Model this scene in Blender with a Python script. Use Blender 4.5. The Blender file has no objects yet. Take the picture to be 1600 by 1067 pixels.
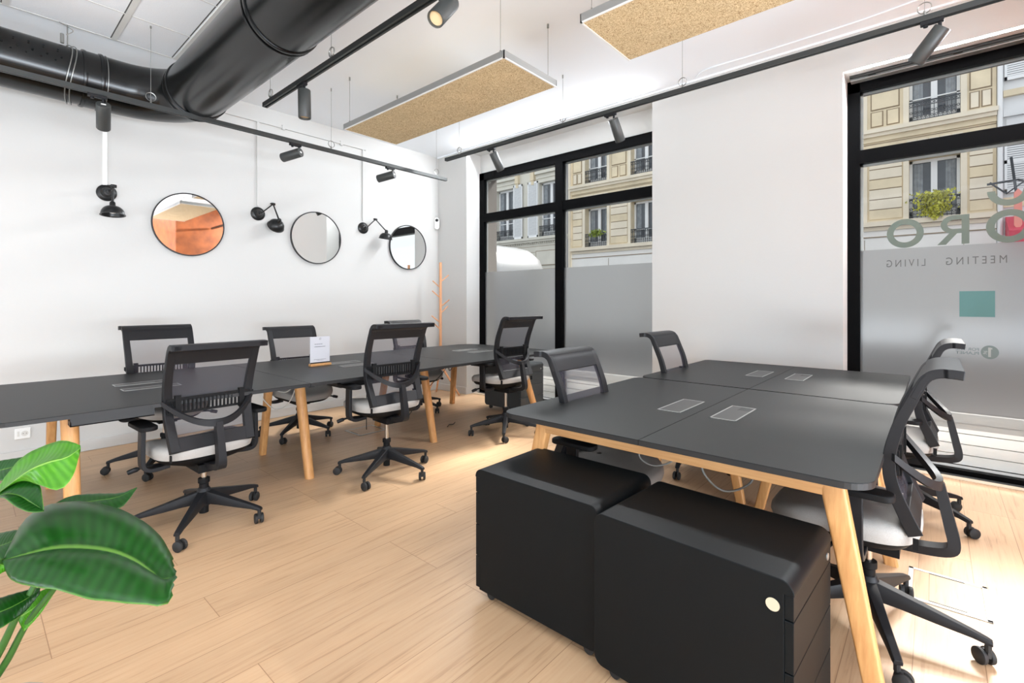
import bpy, bmesh, math, random
from mathutils import Vector, Matrix
random.seed(7)
sc = bpy.context.scene
COL = sc.collection
PI = math.pi

# ------------------------------------------------------------------ camera
cam_d = bpy.data.cameras.new('camera'); cam = bpy.data.objects.new('camera', cam_d); COL.objects.link(cam)
cam_d.sensor_width = 36; cam_d.lens = 754 / 1600 * 36
cam_d.shift_y = -61.5 / 1600
cam_d.clip_start = 0.05; cam_d.clip_end = 200
YAW = math.radians(41.24)
cam.location = (0, 0, 1.276); cam.rotation_euler = (PI / 2, 0, YAW)
sc.camera = cam

# ------------------------------------------------------------------ world, sun, lamps, exposure
w = bpy.data.worlds.new('sky'); sc.world = w; w.use_nodes = True
bg = w.node_tree.nodes['Background']
bg.inputs[0].default_value = (0.90, 0.95, 1.0, 1); bg.inputs[1].default_value = 1.08
sun = bpy.data.lights.new('sun', 'SUN'); sun.energy = 12.0; sun.angle = math.radians(16); sun.color = (1, 0.97, 0.93)
so = bpy.data.objects.new('sun', sun); COL.objects.link(so)
so.rotation_euler = Vector((-0.12, -1.0, -1.02)).to_track_quat('-Z', 'Y').to_euler()
def area(name, loc, target, sx, sy, power, color=(1, 1, 1)):
    l = bpy.data.lights.new(name, 'AREA'); l.shape = 'RECTANGLE'; l.size = sx; l.size_y = sy; l.energy = power; l.color = color
    o = bpy.data.objects.new(name, l); COL.objects.link(o); o.location = loc
    o.rotation_euler = (Vector(target) - Vector(loc)).to_track_quat('-Z', 'Y').to_euler()
    return o
# added area fills behind and beside the camera, brightening ceiling and walls
area('rear_fill', (-.8, -3.4, .6), (-.8, -2.9, 1.5), 7.5, 1.2, 170, (0.80, 0.90, 1.0))
area('side_fill', (3.5, .2, .7), (2.9, .2, 1.5), 5.0, 1.2, 500, (0.80, 0.90, 1.0))
area('rear_overhead_fill', (0.2, -1.4, 3.30), (0.2, -1.39, 0), 3.6, 2.0, 26, (0.82, 0.91, 1))  # overhead fill, added in the unseen rear half
area('left_soffit_fill', (-3.5, 4.66, 3.33), (-3.5, 3.7, 2.55), 2.5, .10, 75, (0.92, 0.96, 1.0))  # added fill under the window head, lifts floor and desk sheen
area('right_soffit_fill', (.38, 4.665, 3.092), (.38, 4.05, 2.4), 1.7, .08, 125, (0.92, 0.96, 1.0))  # same added fill for the right window
try: sc.cycles.diffuse_bounces = 8; sc.cycles.max_bounces = 16; sc.cycles.transparent_max_bounces = 24
except Exception: pass
sc.view_settings.view_transform = 'Standard'
try: sc.view_settings.look = 'None'
except Exception: pass
sc.view_settings.gamma = 1.0
sc.view_settings.use_curve_mapping = False
sc.view_settings.exposure = 0.35

# ------------------------------------------------------------------ helpers
def lin(c):
    return tuple((v / 255 / 12.92) if v / 255 <= 0.04045 else ((v / 255 + 0.055) / 1.055) ** 2.4 for v in c)
def U(px, py, D):
    """world point seen at a photo pixel, at depth D from the camera"""
    L = (px - 800) / 754 * D
    s, c = math.sin(YAW), math.cos(YAW)
    return Vector((-s * D + c * L, c * D + s * L, 1.276 - (py - 472) / 754 * D))
def nt(m):
    return m.node_tree.nodes, m.node_tree.links
def mat(name, col, rough=0.5, metal=0.0, spec=0.5, noise=None, bump=None, trans=0, coat=0):
    m = bpy.data.materials.new(name); m.use_nodes = True
    N, L = nt(m); b = N['Principled BSDF']
    c = lin(col)
    b.inputs['Base Color'].default_value = (*c, 1); b.inputs['Roughness'].default_value = rough
    b.inputs['Metallic'].default_value = metal; b.inputs['Specular IOR Level'].default_value = spec
    if coat: b.inputs['Coat Weight'].default_value = coat; b.inputs['Coat Roughness'].default_value = 0.15
    if noise:
        sc_, amt = noise
        tc = N.new('ShaderNodeTexCoord'); n = N.new('ShaderNodeTexNoise'); n.inputs['Scale'].default_value = sc_; n.inputs['Detail'].default_value = 5
        r = N.new('ShaderNodeMapRange'); r.inputs[1].default_value = .3; r.inputs[2].default_value = .7
        r.inputs[3].default_value = 1 - amt; r.inputs[4].default_value = 1 + amt
        mx = N.new('ShaderNodeVectorMath'); mx.operation = 'SCALE'; mx.inputs[0].default_value = c
        L.new(tc.outputs['Object'], n.inputs['Vector']); L.new(n.outputs[0], r.inputs[0]); L.new(r.outputs[0], mx.inputs['Scale'])
        L.new(mx.outputs[0], b.inputs['Base Color'])
    if bump:
        bs, bd = bump
        tc = N.new('ShaderNodeTexCoord'); n = N.new('ShaderNodeTexNoise'); n.inputs['Scale'].default_value = bs; n.inputs['Detail'].default_value = 4
        bp = N.new('ShaderNodeBump'); bp.inputs['Strength'].default_value = bd; bp.inputs['Distance'].default_value = 0.01
        L.new(tc.outputs['Object'], n.inputs['Vector']); L.new(n.outputs[0], bp.inputs['Height']); L.new(bp.outputs[0], b.inputs['Normal'])
    return m

class MB:
    def __init__(s): s.v = []; s.f = []; s.mi = []
    def add(s, vs, fs, mi=0):
        o = len(s.v); s.v += [tuple(v) for v in vs]
        for f in fs: s.f.append(tuple(i + o for i in f)); s.mi.append(mi)
    def box(s, x0, y0, z0, x1, y1, z1, mi=0):
        vs = [(x, y, z) for z in (z0, z1) for y in (y0, y1) for x in (x0, x1)]
        s.add(vs, [(0, 2, 3, 1), (4, 5, 7, 6), (0, 1, 5, 4), (2, 6, 7, 3), (0, 4, 6, 2), (1, 3, 7, 5)], mi)
    def frame_at(s, d):
        d = Vector(d).normalized(); a = Vector((0, 0, 1)) if abs(d.z) < .95 else Vector((1, 0, 0))
        u = d.cross(a).normalized(); return u, u.cross(d).normalized()
    def tube(s, pts, r, n=10, cap=True, mi=0, closed=False):
        pts = [Vector(p) for p in pts]; k = len(pts); rs = r if isinstance(r, (list, tuple)) else [r] * k
        vs = []; fs = []; u = None
        for i, p in enumerate(pts):
            if closed: d = pts[(i + 1) % k] - pts[i - 1]
            else: d = pts[min(i + 1, k - 1)] - pts[max(i - 1, 0)]
            d.normalize()
            if u is None: u, w_ = s.frame_at(d)
            else:
                u = (u - d * u.dot(d)).normalized()
            w_ = u.cross(d)
            for j in range(n):
                a = 2 * PI * j / n; vs.append(p + (u * math.cos(a) + w_ * math.sin(a)) * rs[i])
        for i in range(k if closed else k - 1):
            for j in range(n):
                a, b = i * n + j, i * n + (j + 1) % n; i2 = (i + 1) % k
                c, d_ = i2 * n + (j + 1) % n, i2 * n + j
                fs.append((a, b, c, d_))
        if cap and not closed: fs.append(tuple(range(n))[::-1]); fs.append(tuple((k - 1) * n + j for j in range(n)))
        s.add(vs, fs, mi)
    def lathe(s, origin, axis, prof, n=28, mi=0, closed=False):
        """prof: list of (radius, along-axis)"""
        o = Vector(origin); d = Vector(axis).normalized(); u, w_ = s.frame_at(d); vs = []; fs = []
        for r, h in prof:
            for j in range(n):
                a = 2 * PI * j / n; vs.append(o + d * h + (u * math.cos(a) + w_ * math.sin(a)) * r)
        k = len(prof)
        for i in range(k if closed else k - 1):
            i2 = (i + 1) % k
            for j in range(n): fs.append((i * n + j, i * n + (j + 1) % n, i2 * n + (j + 1) % n, i2 * n + j))
        if not closed: fs.append(tuple(range(n))[::-1]); fs.append(tuple((k - 1) * n + j for j in range(n)))
        s.add(vs, fs, mi)
    def prism(s, poly, fn, h0, h1, mi=0):
        """poly: list of (a,b); fn(a,b,h)->xyz"""
        n = len(poly); vs = [fn(a, b, h0) for a, b in poly] + [fn(a, b, h1) for a, b in poly]
        fs = [tuple(range(n))[::-1], tuple(range(n, 2 * n))] + [(i, (i + 1) % n, n + (i + 1) % n, n + i) for i in range(n)]
        s.add(vs, fs, mi)
    def sweep(s, secs, mi=0, closed=False):
        """secs: list of rings (equal length lists of points)"""
        k = len(secs); n = len(secs[0]); vs = [p for r in secs for p in r]; fs = []
        for i in range(k if closed else k - 1):
            i2 = (i + 1) % k
            for j in range(n): fs.append((i * n + j, i * n + (j + 1) % n, i2 * n + (j + 1) % n, i2 * n + j))
        if not closed: fs.append(tuple(range(n))[::-1]); fs.append(tuple((k - 1) * n + j for j in range(n)))
        s.add(vs, fs, mi)
    def build(s, name, m, parent=None, smooth=None, bevel=None, loc=None):
        me = bpy.data.meshes.new(name); me.from_pydata(s.v, [], s.f)
        ms = m if isinstance(m, (list, tuple)) else [m]
        for x in ms: me.materials.append(x)
        if len(ms) > 1: me.polygons.foreach_set('material_index', s.mi)
        bm = bmesh.new(); bm.from_mesh(me); bmesh.ops.recalc_face_normals(bm, faces=bm.faces); bm.to_mesh(me); bm.free()
        if smooth:
            me.polygons.foreach_set('use_smooth', [True] * len(me.polygons))
            try: me.set_sharp_from_angle(angle=math.radians(smooth if smooth is not True else 35))
            except Exception: pass
        me.update()
        o = bpy.data.objects.new(name, me); COL.objects.link(o)
        if parent: o.parent = parent
        if loc: o.location = loc
        if bevel:
            b = o.modifiers.new('bevel', 'BEVEL'); b.width = bevel; b.segments = 3; b.limit_method = 'ANGLE'; b.angle_limit = math.radians(40); b.harden_normals = True
        return o
def bez(pts, n=8):
    """Catmull-Rom through points"""
    P = [Vector(p) for p in pts]; out = []
    for i in range(len(P) - 1):
        a, b, c, d = P[max(i - 1, 0)], P[i], P[i + 1], P[min(i + 2, len(P) - 1)]
        for k in range(n):
            t = k / n
            out.append(0.5 * ((2 * b) + (c - a) * t + (2 * a - 5 * b + 4 * c - d) * t * t + (3 * b - a - 3 * c + d) * t ** 3))
    out.append(P[-1]); return out
def rrect(x0, y0, x1, y1, r, n=8):
    rs = r if isinstance(r, (list, tuple)) else [r] * 4; out = []
    for (cx, cy, a0, rr) in ((x1, y0, -90, rs[0]), (x1, y1, 0, rs[1]), (x0, y1, 90, rs[2]), (x0, y0, 180, rs[3])):
        sx = cx - rr if cx == x1 else cx + rr; sy = cy - rr if cy == y1 else cy + rr
        for k in range(n + 1):
            a = math.radians(a0 + 90 * k / n); out.append((sx + rr * math.cos(a), sy + rr * math.sin(a)))
    return out
XY = lambda a, b, h: (a, b, h)
XZ = lambda a, b, h: (a, h, b)
YZ = lambda a, b, h: (h, a, b)
def thing(name, label, cat, loc=(0, 0, 0), rz=0, group=None):
    o = bpy.data.objects.new(name, None); COL.objects.link(o); o.location = loc; o.rotation_euler = (0, 0, rz)
    o.empty_display_size = .1
    o['label'] = label; o['category'] = cat
    if group: o['group'] = group
    return o
def tag(o, label, cat, group=None, kind=None):
    o['label'] = label; o['category'] = cat
    if group: o['group'] = group
    if kind: o['kind'] = kind
    return o
def struct(o, label=None, cat=None):
    o['kind'] = 'structure'
    if label: o['label'] = label
    if cat: o['category'] = cat
    return o
def copy_tree(o, parent=None):
    c = o.copy(); COL.objects.link(c)
    if parent: c.parent = parent
    for ch in list(o.children): copy_tree(ch, c)
    return c
def slab(name, x0, y0, z0, x1, y1, z1, m, parent=None, bevel=None):
    b = MB(); b.box(x0, y0, z0, x1, y1, z1); return b.build(name, m, parent, bevel=bevel)

# ------------------------------------------------------------------ materials
M = {}
M['wall'] = mat('wall_paint', (201, 200, 197), 0.75, bump=(60, .05))
M['ceil'] = mat('ceiling_paint', (244, 248, 252), 0.85)
M['tile'] = mat('ceiling_tile', (243, 246, 249), 0.9, noise=(140, .03))
M['tbar'] = mat('ceiling_grid', (222, 222, 218), 0.6)
M['black'] = mat('black_powder_coat', (14, 14, 15), 0.45)
M['frame'] = mat('window_frame_black', (5, 5, 6), 0.5, spec=.06)
M['duct'] = mat('duct_black', (5, 6, 6), 0.24, metal=0.0, spec=.45)
M['steel'] = mat('galvanised_wire', (150, 150, 146), 0.35, metal=.8)
M['plast'] = mat('chair_plastic', (30, 30, 32), 0.45, spec=.22)
M['plast2'] = mat('chair_plastic_matte', (20, 20, 21), 0.6, spec=.15)
M['cushion'] = mat('seat_fabric', (164, 160, 155), 0.95, noise=(260, .06), bump=(400, .25))
M['chrome'] = mat('chrome', (200, 195, 188), 0.18, metal=1)
M['top'] = mat('desktop_laminate', (27, 28, 28), 0.42, spec=.16, noise=(9, .05))
M['edge'] = mat('desktop_edge', (18, 18, 19), 0.5)
M['charcoal'] = mat('pedestal_metal', (10, 14, 16), 0.52, bump=(500, .04), spec=.17)
M['charcoal_hazed'] = mat('pedestal_metal_hazed', (58, 62, 64), 0.45, spec=.4)  # same charcoal metal, lightened to put distance haze into the colour
M['white'] = mat('white_plastic', (236, 236, 233), 0.4)
M['alu'] = mat('brushed_aluminium', (176, 177, 175), 0.35, metal=.75)
M['boxlid'] = mat('grey_flap', (56, 56, 55), 0.4, metal=.3)
M['lampblk'] = mat('lamp_dark_bronze', (38, 38, 38), 0.32, metal=.35, noise=(30, .2))
M['mirror'] = mat('mirror_glass', (235, 236, 235), 0.02, metal=1)
M['copper'] = mat('copper_plaster', (170, 92, 44), 0.5, noise=(5, .35))
M['cable'] = mat('grey_cable', (150, 150, 146), 0.5)
M['cablew'] = mat('white_cable', (215, 212, 205), 0.5)
M['rubber'] = mat('rubber', (30, 29, 29), 0.7)
M['spot'] = mat('spot_body', (58, 60, 59), 0.45, spec=.5)
M['lens'] = mat('spot_lens', (214, 190, 150), 0.3)
M['track'] = mat('track_anodised', (52, 54, 53), 0.4, metal=.2)
M['stem'] = mat('plant_stem', (42, 84, 26), 0.5)
M['pot'] = mat('pot_grey', (150, 148, 142), 0.8, noise=(12, .1))
M['soil'] = mat('soil', (52, 40, 30), 0.95, bump=(60, .6))

def wood(name, ca, cb, axis_scale=(60, 3, 60), rough=.5):
    m = bpy.data.materials.new(name); m.use_nodes = True; N, L = nt(m); b = N['Principled BSDF']
    tc = N.new('ShaderNodeTexCoord'); mp = N.new('ShaderNodeMapping'); mp.inputs['Scale'].default_value = axis_scale
    n = N.new('ShaderNodeTexNoise'); n.inputs['Scale'].default_value = 1; n.inputs['Detail'].default_value = 6; n.inputs['Roughness'].default_value = .6
    r = N.new('ShaderNodeValToRGB'); r.color_ramp.elements[0].position = .3; r.color_ramp.elements[1].position = .7
    r.color_ramp.elements[0].color = (*lin(ca), 1); r.color_ramp.elements[1].color = (*lin(cb), 1)
    L.new(tc.outputs['Object'], mp.inputs[0]); L.new(mp.outputs[0], n.inputs['Vector']); L.new(n.outputs[0], r.inputs[0]); L.new(r.outputs[0], b.inputs['Base Color'])
    b.inputs['Roughness'].default_value = rough
    return m
M['legwood'] = wood('oak_leg', (186, 130, 76), (210, 158, 100), (70, 70, 4))
M['railwood'] = wood('oak_rail', (184, 132, 80), (206, 156, 102), (4, 70, 70))
M['rackwood'] = wood('coat_rack_wood', (212, 150, 108), (228, 172, 128), (70, 70, 5))

def floor_material():
    m = bpy.data.materials.new('oak_floor'); m.use_nodes = True; N, L = nt(m); b = N['Principled BSDF']
    tc = N.new('ShaderNodeTexCoord')
    mp = N.new('ShaderNodeMapping'); mp.inputs['Rotation'].default_value = (0, 0, PI / 2); mp.inputs['Location'].default_value = (0.213, .06, 0)
    br = N.new('ShaderNodeTexBrick'); br.offset = .37; br.offset_frequency = 3; br.squash = 1.0
    br.inputs['Scale'].default_value = 1; br.inputs['Brick Width'].default_value = 1.29; br.inputs['Row Height'].default_value = .193
    br.inputs['Mortar Size'].default_value = .0014; br.inputs['Mortar Smooth'].default_value = .2; br.inputs['Bias'].default_value = 0
    br.inputs['Color1'].default_value = (0.30, 0.30, 0.30, 1); br.inputs['Color2'].default_value = (0.75, 0.75, 0.75, 1); br.inputs['Mortar'].default_value = (0.0, 0.0, 0.0, 1)
    L.new(tc.outputs['Object'], mp.inputs[0]); L.new(mp.outputs[0], br.inputs['Vector'])
    # grain, offset per board
    mg = N.new('ShaderNodeMapping'); mg.inputs['Scale'].default_value = (58, 2.4, 1)
    addv = N.new('ShaderNodeVectorMath'); addv.operation = 'MULTIPLY_ADD'; addv.inputs[1].default_value = (9, 37, 0)
    L.new(br.outputs['Color'], addv.inputs[0]); L.new(tc.outputs['Object'], mg.inputs[0]); L.new(mg.outputs[0], addv.inputs[2])
    g = N.new('ShaderNodeTexNoise'); g.inputs['Scale'].default_value = 1.0; g.inputs['Detail'].default_value = 8; g.inputs['Roughness'].default_value = .62; g.inputs['Distortion'].default_value = .6
    L.new(addv.outputs[0], g.inputs['Vector'])
    g2 = N.new('ShaderNodeTexNoise'); g2.inputs['Scale'].default_value = 1.1; g2.inputs['Detail'].default_value = 3
    m3 = N.new('ShaderNodeMapping'); m3.inputs['Scale'].default_value = (4, .8, 1)
    L.new(tc.outputs['Object'], m3.inputs[0]); L.new(m3.outputs[0], g2.inputs['Vector'])
    gr = N.new('ShaderNodeValToRGB'); e = gr.color_ramp.elements
    e[0].position = .25; e[0].color = (*lin((158, 124, 92)), 1); e[1].position = .70; e[1].color = (*lin((198, 165, 130)), 1)
    e2 = e.new(.44); e2.color = (*lin((192, 157, 122)), 1)
    L.new(g.outputs[0], gr.inputs[0])
    # board tint
    mr = N.new('ShaderNodeMapRange'); mr.inputs[1].default_value = .3; mr.inputs[2].default_value = .75; mr.inputs[3].default_value = .93; mr.inputs[4].default_value = 1.05
    L.new(br.outputs['Color'], mr.inputs[0])
    mr2 = N.new('ShaderNodeMapRange'); mr2.inputs[1].default_value = .3; mr2.inputs[2].default_value = .7; mr2.inputs[3].default_value = .92; mr2.inputs[4].default_value = 1.07
    L.new(g2.outputs[0], mr2.inputs[0])
    mm = N.new('ShaderNodeMath'); mm.operation = 'MULTIPLY'; L.new(mr.outputs[0], mm.inputs[0]); L.new(mr2.outputs[0], mm.inputs[1])
    vs = N.new('ShaderNodeVectorMath'); vs.operation = 'SCALE'; L.new(gr.outputs[0], vs.inputs[0]); L.new(mm.outputs[0], vs.inputs['Scale'])
    mx = N.new('ShaderNodeMix'); mx.data_type = 'RGBA'; mx.inputs[7].default_value = (*lin((128, 92, 62)), 1)
    fac = N.new('ShaderNodeMath'); fac.operation = 'MULTIPLY'; fac.inputs[1].default_value = .75
    L.new(br.outputs['Fac'], fac.inputs[0]); L.new(fac.outputs[0], mx.inputs[0]); L.new(vs.outputs[0], mx.inputs[6]); L.new(mx.outputs[2], b.inputs['Base Color'])
    bp = N.new('ShaderNodeBump'); bp.inputs['Strength'].default_value = .12; bp.inputs['Distance'].default_value = .004
    L.new(g.outputs[0], bp.inputs['Height']); L.new(bp.outputs[0], b.inputs['Normal'])
    b.inputs['Roughness'].default_value = .42; b.inputs['Specular IOR Level'].default_value = .45
    return m
M['floor'] = floor_material()

def woodwool():
    m = bpy.data.materials.new('wood_wool'); m.use_nodes = True; N, L = nt(m); b = N['Principled BSDF']
    tc = N.new('ShaderNodeTexCoord')
    n = N.new('ShaderNodeTexNoise'); n.inputs['Scale'].default_value = 85; n.inputs['Detail'].default_value = 3; n.inputs['Distortion'].default_value = 2.5
    n2 = N.new('ShaderNodeTexNoise'); n2.inputs['Scale'].default_value = 4; n2.inputs['Detail'].default_value = 3
    L.new(tc.outputs['Object'], n.inputs['Vector']); L.new(tc.outputs['Object'], n2.inputs['Vector'])
    r = N.new('ShaderNodeValToRGB'); e = r.color_ramp.elements
    e[0].position = .34; e[0].color = (*lin((140, 104, 66)), 1); e[1].position = .62; e[1].color = (*lin((230, 210, 168)), 1)
    e3 = e.new(.47); e3.color = (*lin((200, 174, 132)), 1)
    L.new(n.outputs[0], r.inputs[0])
    mr = N.new('ShaderNodeMapRange'); mr.inputs[3].default_value = .86; mr.inputs[4].default_value = 1.14
    L.new(n2.outputs[0], mr.inputs[0]); vs = N.new('ShaderNodeVectorMath'); vs.operation = 'SCALE'
    L.new(r.outputs[0], vs.inputs[0]); L.new(mr.outputs[0], vs.inputs['Scale']); L.new(vs.outputs[0], b.inputs['Base Color'])
    b.inputs['Roughness'].default_value = .95
    bp = N.new('ShaderNodeBump'); bp.inputs['Strength'].default_value = .4; bp.inputs['Distance'].default_value = .004
    L.new(n.outputs[0], bp.inputs['Height']); L.new(bp.outputs[0], b.inputs['Normal'])
    return m
M['wool'] = woodwool()

def glass():
    m = bpy.data.materials.new('clear_glass'); m.use_nodes = True; N, L = nt(m); N.remove(N['Principled BSDF'])
    t = N.new('ShaderNodeBsdfTransparent'); t.inputs[0].default_value = (.95, .96, .955, 1); g = N.new('ShaderNodeBsdfGlossy'); g.inputs['Roughness'].default_value = .02
    f = N.new('ShaderNodeFresnel'); f.inputs['IOR'].default_value = 1.3; mx = N.new('ShaderNodeMixShader')
    L.new(f.outputs[0], mx.inputs[0]); L.new(t.outputs[0], mx.inputs[1]); L.new(g.outputs[0], mx.inputs[2]); L.new(mx.outputs[0], N['Material Output'].inputs[0])
    return m
M['glass'] = glass()
def film():
    m = bpy.data.materials.new('frosted_film'); m.use_nodes = True; N, L = nt(m); N.remove(N['Principled BSDF'])
    t = N.new('ShaderNodeBsdfTranslucent'); t.inputs[0].default_value = (.07, .073, .076, 1)
    d = N.new('ShaderNodeBsdfDiffuse'); d.inputs[0].default_value = (.22, .225, .23, 1)
    r = N.new('ShaderNodeBsdfRefraction'); r.inputs['IOR'].default_value = 1.12; r.inputs['Roughness'].default_value = .5; r.inputs[0].default_value = (.9, .9, .9, 1)
    a = N.new('ShaderNodeMixShader'); a.inputs[0].default_value = .45; L.new(t.outputs[0], a.inputs[1]); L.new(d.outputs[0], a.inputs[2])
    c = N.new('ShaderNodeMixShader'); c.inputs[0].default_value = .38; L.new(a.outputs[0], c.inputs[1]); L.new(r.outputs[0], c.inputs[2])
    g = N.new('ShaderNodeBsdfGlossy'); g.inputs['Roughness'].default_value = .12
    e = N.new('ShaderNodeMixShader'); e.inputs[0].default_value = .04; L.new(c.outputs[0], e.inputs[1]); L.new(g.outputs[0], e.inputs[2])
    L.new(e.outputs[0], N['Material Output'].inputs[0]); return m
M['film'] = film()
def meshfab():
    m = bpy.data.materials.new('backrest_mesh'); m.use_nodes = True; N, L = nt(m); b = N['Principled BSDF']
    b.inputs['Base Color'].default_value = (*lin((64, 60, 70)), 1); b.inputs['Roughness'].default_value = .8
    t = N.new('ShaderNodeBsdfTransparent'); mx = N.new('ShaderNodeMixShader'); mx.inputs[0].default_value = .40
    L.new(t.outputs[0], mx.inputs[1]); L.new(b.outputs[0], mx.inputs[2]); L.new(mx.outputs[0], N['Material Output'].inputs[0]); return m
M['mesh'] = meshfab()
def leafmat(name, ca, cb, cr, ct, ft):
    m = bpy.data.materials.new(name); m.use_nodes = True; N, L = nt(m); b = N['Principled BSDF']
    uv = N.new('ShaderNodeUVMap'); uv.uv_map = 'leaf'; sep = N.new('ShaderNodeSeparateXYZ'); L.new(uv.outputs[0], sep.inputs[0])
    wv = N.new('ShaderNodeTexWave'); wv.inputs['Scale'].default_value = 1.9; wv.inputs['Distortion'].default_value = 1.2; wv.inputs['Detail'].default_value = 2
    L.new(uv.outputs[0], wv.inputs['Vector'])
    r = N.new('ShaderNodeValToRGB'); e = r.color_ramp.elements; e[0].color = (*lin(ca), 1); e[1].color = (*lin(cb), 1)
    L.new(wv.outputs[0], r.inputs[0])
    ab = N.new('ShaderNodeMath'); ab.operation = 'ABSOLUTE'; L.new(sep.outputs[1], ab.inputs[0])
    lt = N.new('ShaderNodeMapRange'); lt.inputs[1].default_value = .015; lt.inputs[2].default_value = .045; lt.inputs[3].default_value = 1; lt.inputs[4].default_value = 0
    L.new(ab.outputs[0], lt.inputs[0])
    ed = N.new('ShaderNodeMapRange'); ed.inputs[1].default_value = .975; ed.inputs[2].default_value = 1.0; ed.inputs[3].default_value = 0; ed.inputs[4].default_value = .8
    L.new(ab.outputs[0], ed.inputs[0]); mxm = N.new('ShaderNodeMath'); mxm.operation = 'MAXIMUM'; L.new(lt.outputs[0], mxm.inputs[0]); L.new(ed.outputs[0], mxm.inputs[1])
    mx = N.new('ShaderNodeMix'); mx.data_type = 'RGBA'; mx.inputs[7].default_value = (*lin(cr), 1)
    L.new(mxm.outputs[0], mx.inputs[0]); L.new(r.outputs[0], mx.inputs[6]); L.new(mx.outputs[2], b.inputs['Base Color'])
    bp = N.new('ShaderNodeBump'); bp.inputs['Strength'].default_value = .10; bp.inputs['Distance'].default_value = .004; L.new(wv.outputs[0], bp.inputs['Height']); L.new(bp.outputs[0], b.inputs['Normal'])
    b.inputs['Roughness'].default_value = .33; b.inputs['Specular IOR Level'].default_value = .35
    t = N.new('ShaderNodeBsdfTranslucent'); t.inputs[0].default_value = (*lin(ct), 1)
    ms = N.new('ShaderNodeMixShader'); ms.inputs[0].default_value = ft; L.new(b.outputs[0], ms.inputs[1]); L.new(t.outputs[0], ms.inputs[2]); L.new(ms.outputs[0], N['Material Output'].inputs[0])
    return m
M['leaf'] = leafmat('leaf_green', (14, 60, 10), (22, 72, 18), (96, 140, 56), (70, 170, 20), .16)
def leaf2(name, c, tc):
    m = bpy.data.materials.new(name); m.use_nodes = True; N, L = nt(m); b = N['Principled BSDF']; b.inputs['Base Color'].default_value = (*lin(c), 1); b.inputs['Roughness'].default_value = .35
    t = N.new('ShaderNodeBsdfTranslucent'); t.inputs[0].default_value = (*lin(tc), 1); ms = N.new('ShaderNodeMixShader'); ms.inputs[0].default_value = .4
    L.new(b.outputs[0], ms.inputs[1]); L.new(t.outputs[0], ms.inputs[2]); L.new(ms.outputs[0], N['Material Output'].inputs[0]); return m
M['leafy'] = leafmat('young_leaf', (64, 128, 22), (84, 148, 34), (150, 190, 90), (120, 200, 30), .35)
M['ivy'] = mat('yellow_green_leaves', (186, 186, 66), .7, noise=(6, .35))
M['ivy2'] = mat('light_green_leaves', (140, 158, 62), .7, noise=(6, .35))

# ------------------------------------------------------------------ room shell
CZ = 3.39
WX = -5.48      # left wall
WY = 4.61       # window wall (room face)
GY = 4.88       # glazing line
fl = MB(); fl.box(WX - .2, -4.2, -.1, 4.2, 4.72, 0); struct(fl.build('floor', M['floor']))
struct(slab('wall_left', WX - .25, -4.2, 0, WX, 5.16, CZ + .2, M['wall']))
struct(slab('wall_right', 4.0, -4.2, 0, 4.2, 4.6, CZ + .2, M['wall']))
struct(slab('wall_back', WX, -4.2, 0, 4.0, -4.0, CZ + .2, M['wall']))
struct(slab('wall_copper', 1.30, 3.02, 0, 4.0, 5.16, CZ, M['copper']))
b = MB()
b.box(WX, WY, 0, -4.877, 5.16, CZ)                    # left of window 1
b.box(-2.153, WY, 0, -.549, 5.16, CZ)                 # pier
b.box(-.549, WY, 3.10, 1.30, 5.16, CZ)                # lintel over window 2
b.box(-4.877, GY, 3.10, -2.153, 5.16, CZ)             # wall above window 1
b.box(-4.877, WY + .002, 3.355, -2.153, GY, CZ)       # shallow soffit over window 1
struct(b.build('wall_front', M['wall']))
struct(slab('ceiling', WX, -4.0, CZ, 4.0, 5.0, CZ + .15, M['ceil']))
# lay-in tile ceiling over the rear
b = MB(); b.box(-4.94, -4.0, CZ - .012, 1.0, 1.234, CZ + .01, 0)
yb = [.786 - .6 * k for k in range(8)]
for y in yb: b.box(-4.94, y, CZ - .018, 1.0, y + .035, CZ - .006, 1)
x = -4.447
while x < 1: b.box(x, -4.0, CZ - .0135, x + .012, 1.234, CZ - .006, 1); x += .6
b.box(-4.94, 1.205, CZ - .02, 1.0, 1.24, CZ - .006, 1)
b.box(-4.95, -4.0, CZ - .014, -4.935, 1.24, CZ - .006, 1)
for y in yb + [1.196]: b.box(-4.93, y - .008, CZ - .0125, 1.0, y, CZ - .0118, 2)
struct(b.build('ceiling_tiles', [M['tile'], M['tbar'], mat('grid_gap', (90, 90, 88), .8)]))
# perimeter trim between ceiling and window wall
b = MB(); b.box(WX, WY - .02, CZ - .015, 1.3, WY - .001, CZ); struct(b.build('trim_1', M['ceil']))
b = MB(); b.box(WX + .001, -4.0, .001, WX + .015, WY, .095); struct(b.build('baseboard_left', M['wall'], bevel=.003))
b = MB(); b.box(WX + .015, WY - .014, .001, -4.877, WY - .001, .095); b.box(-2.153, WY - .014, .001, -.549, WY - .001, .095)
struct(b.build('baseboard_front', M['wall'], bevel=.003))
# raised curved cable moulding on the ceiling by the window wall
pts = bez([U(1087, 122, 4.6), U(1105, 108, 4.4), U(1180, 85, 4.1), U(1330, 37, 3.5), U(1440, -2, 3.15), U(1560, -40, 2.9)], 8)
mv = []
for p in pts:
    d = p - Vector((0, 0, 1.276)); k = (CZ - .008 - 1.276) / d.z; mv.append(Vector((0, 0, 1.276)) + d * k)
b = MB(); b.tube(mv, .006, 6); struct(b.build('trim_2', M['ceil'], smooth=40))

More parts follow.
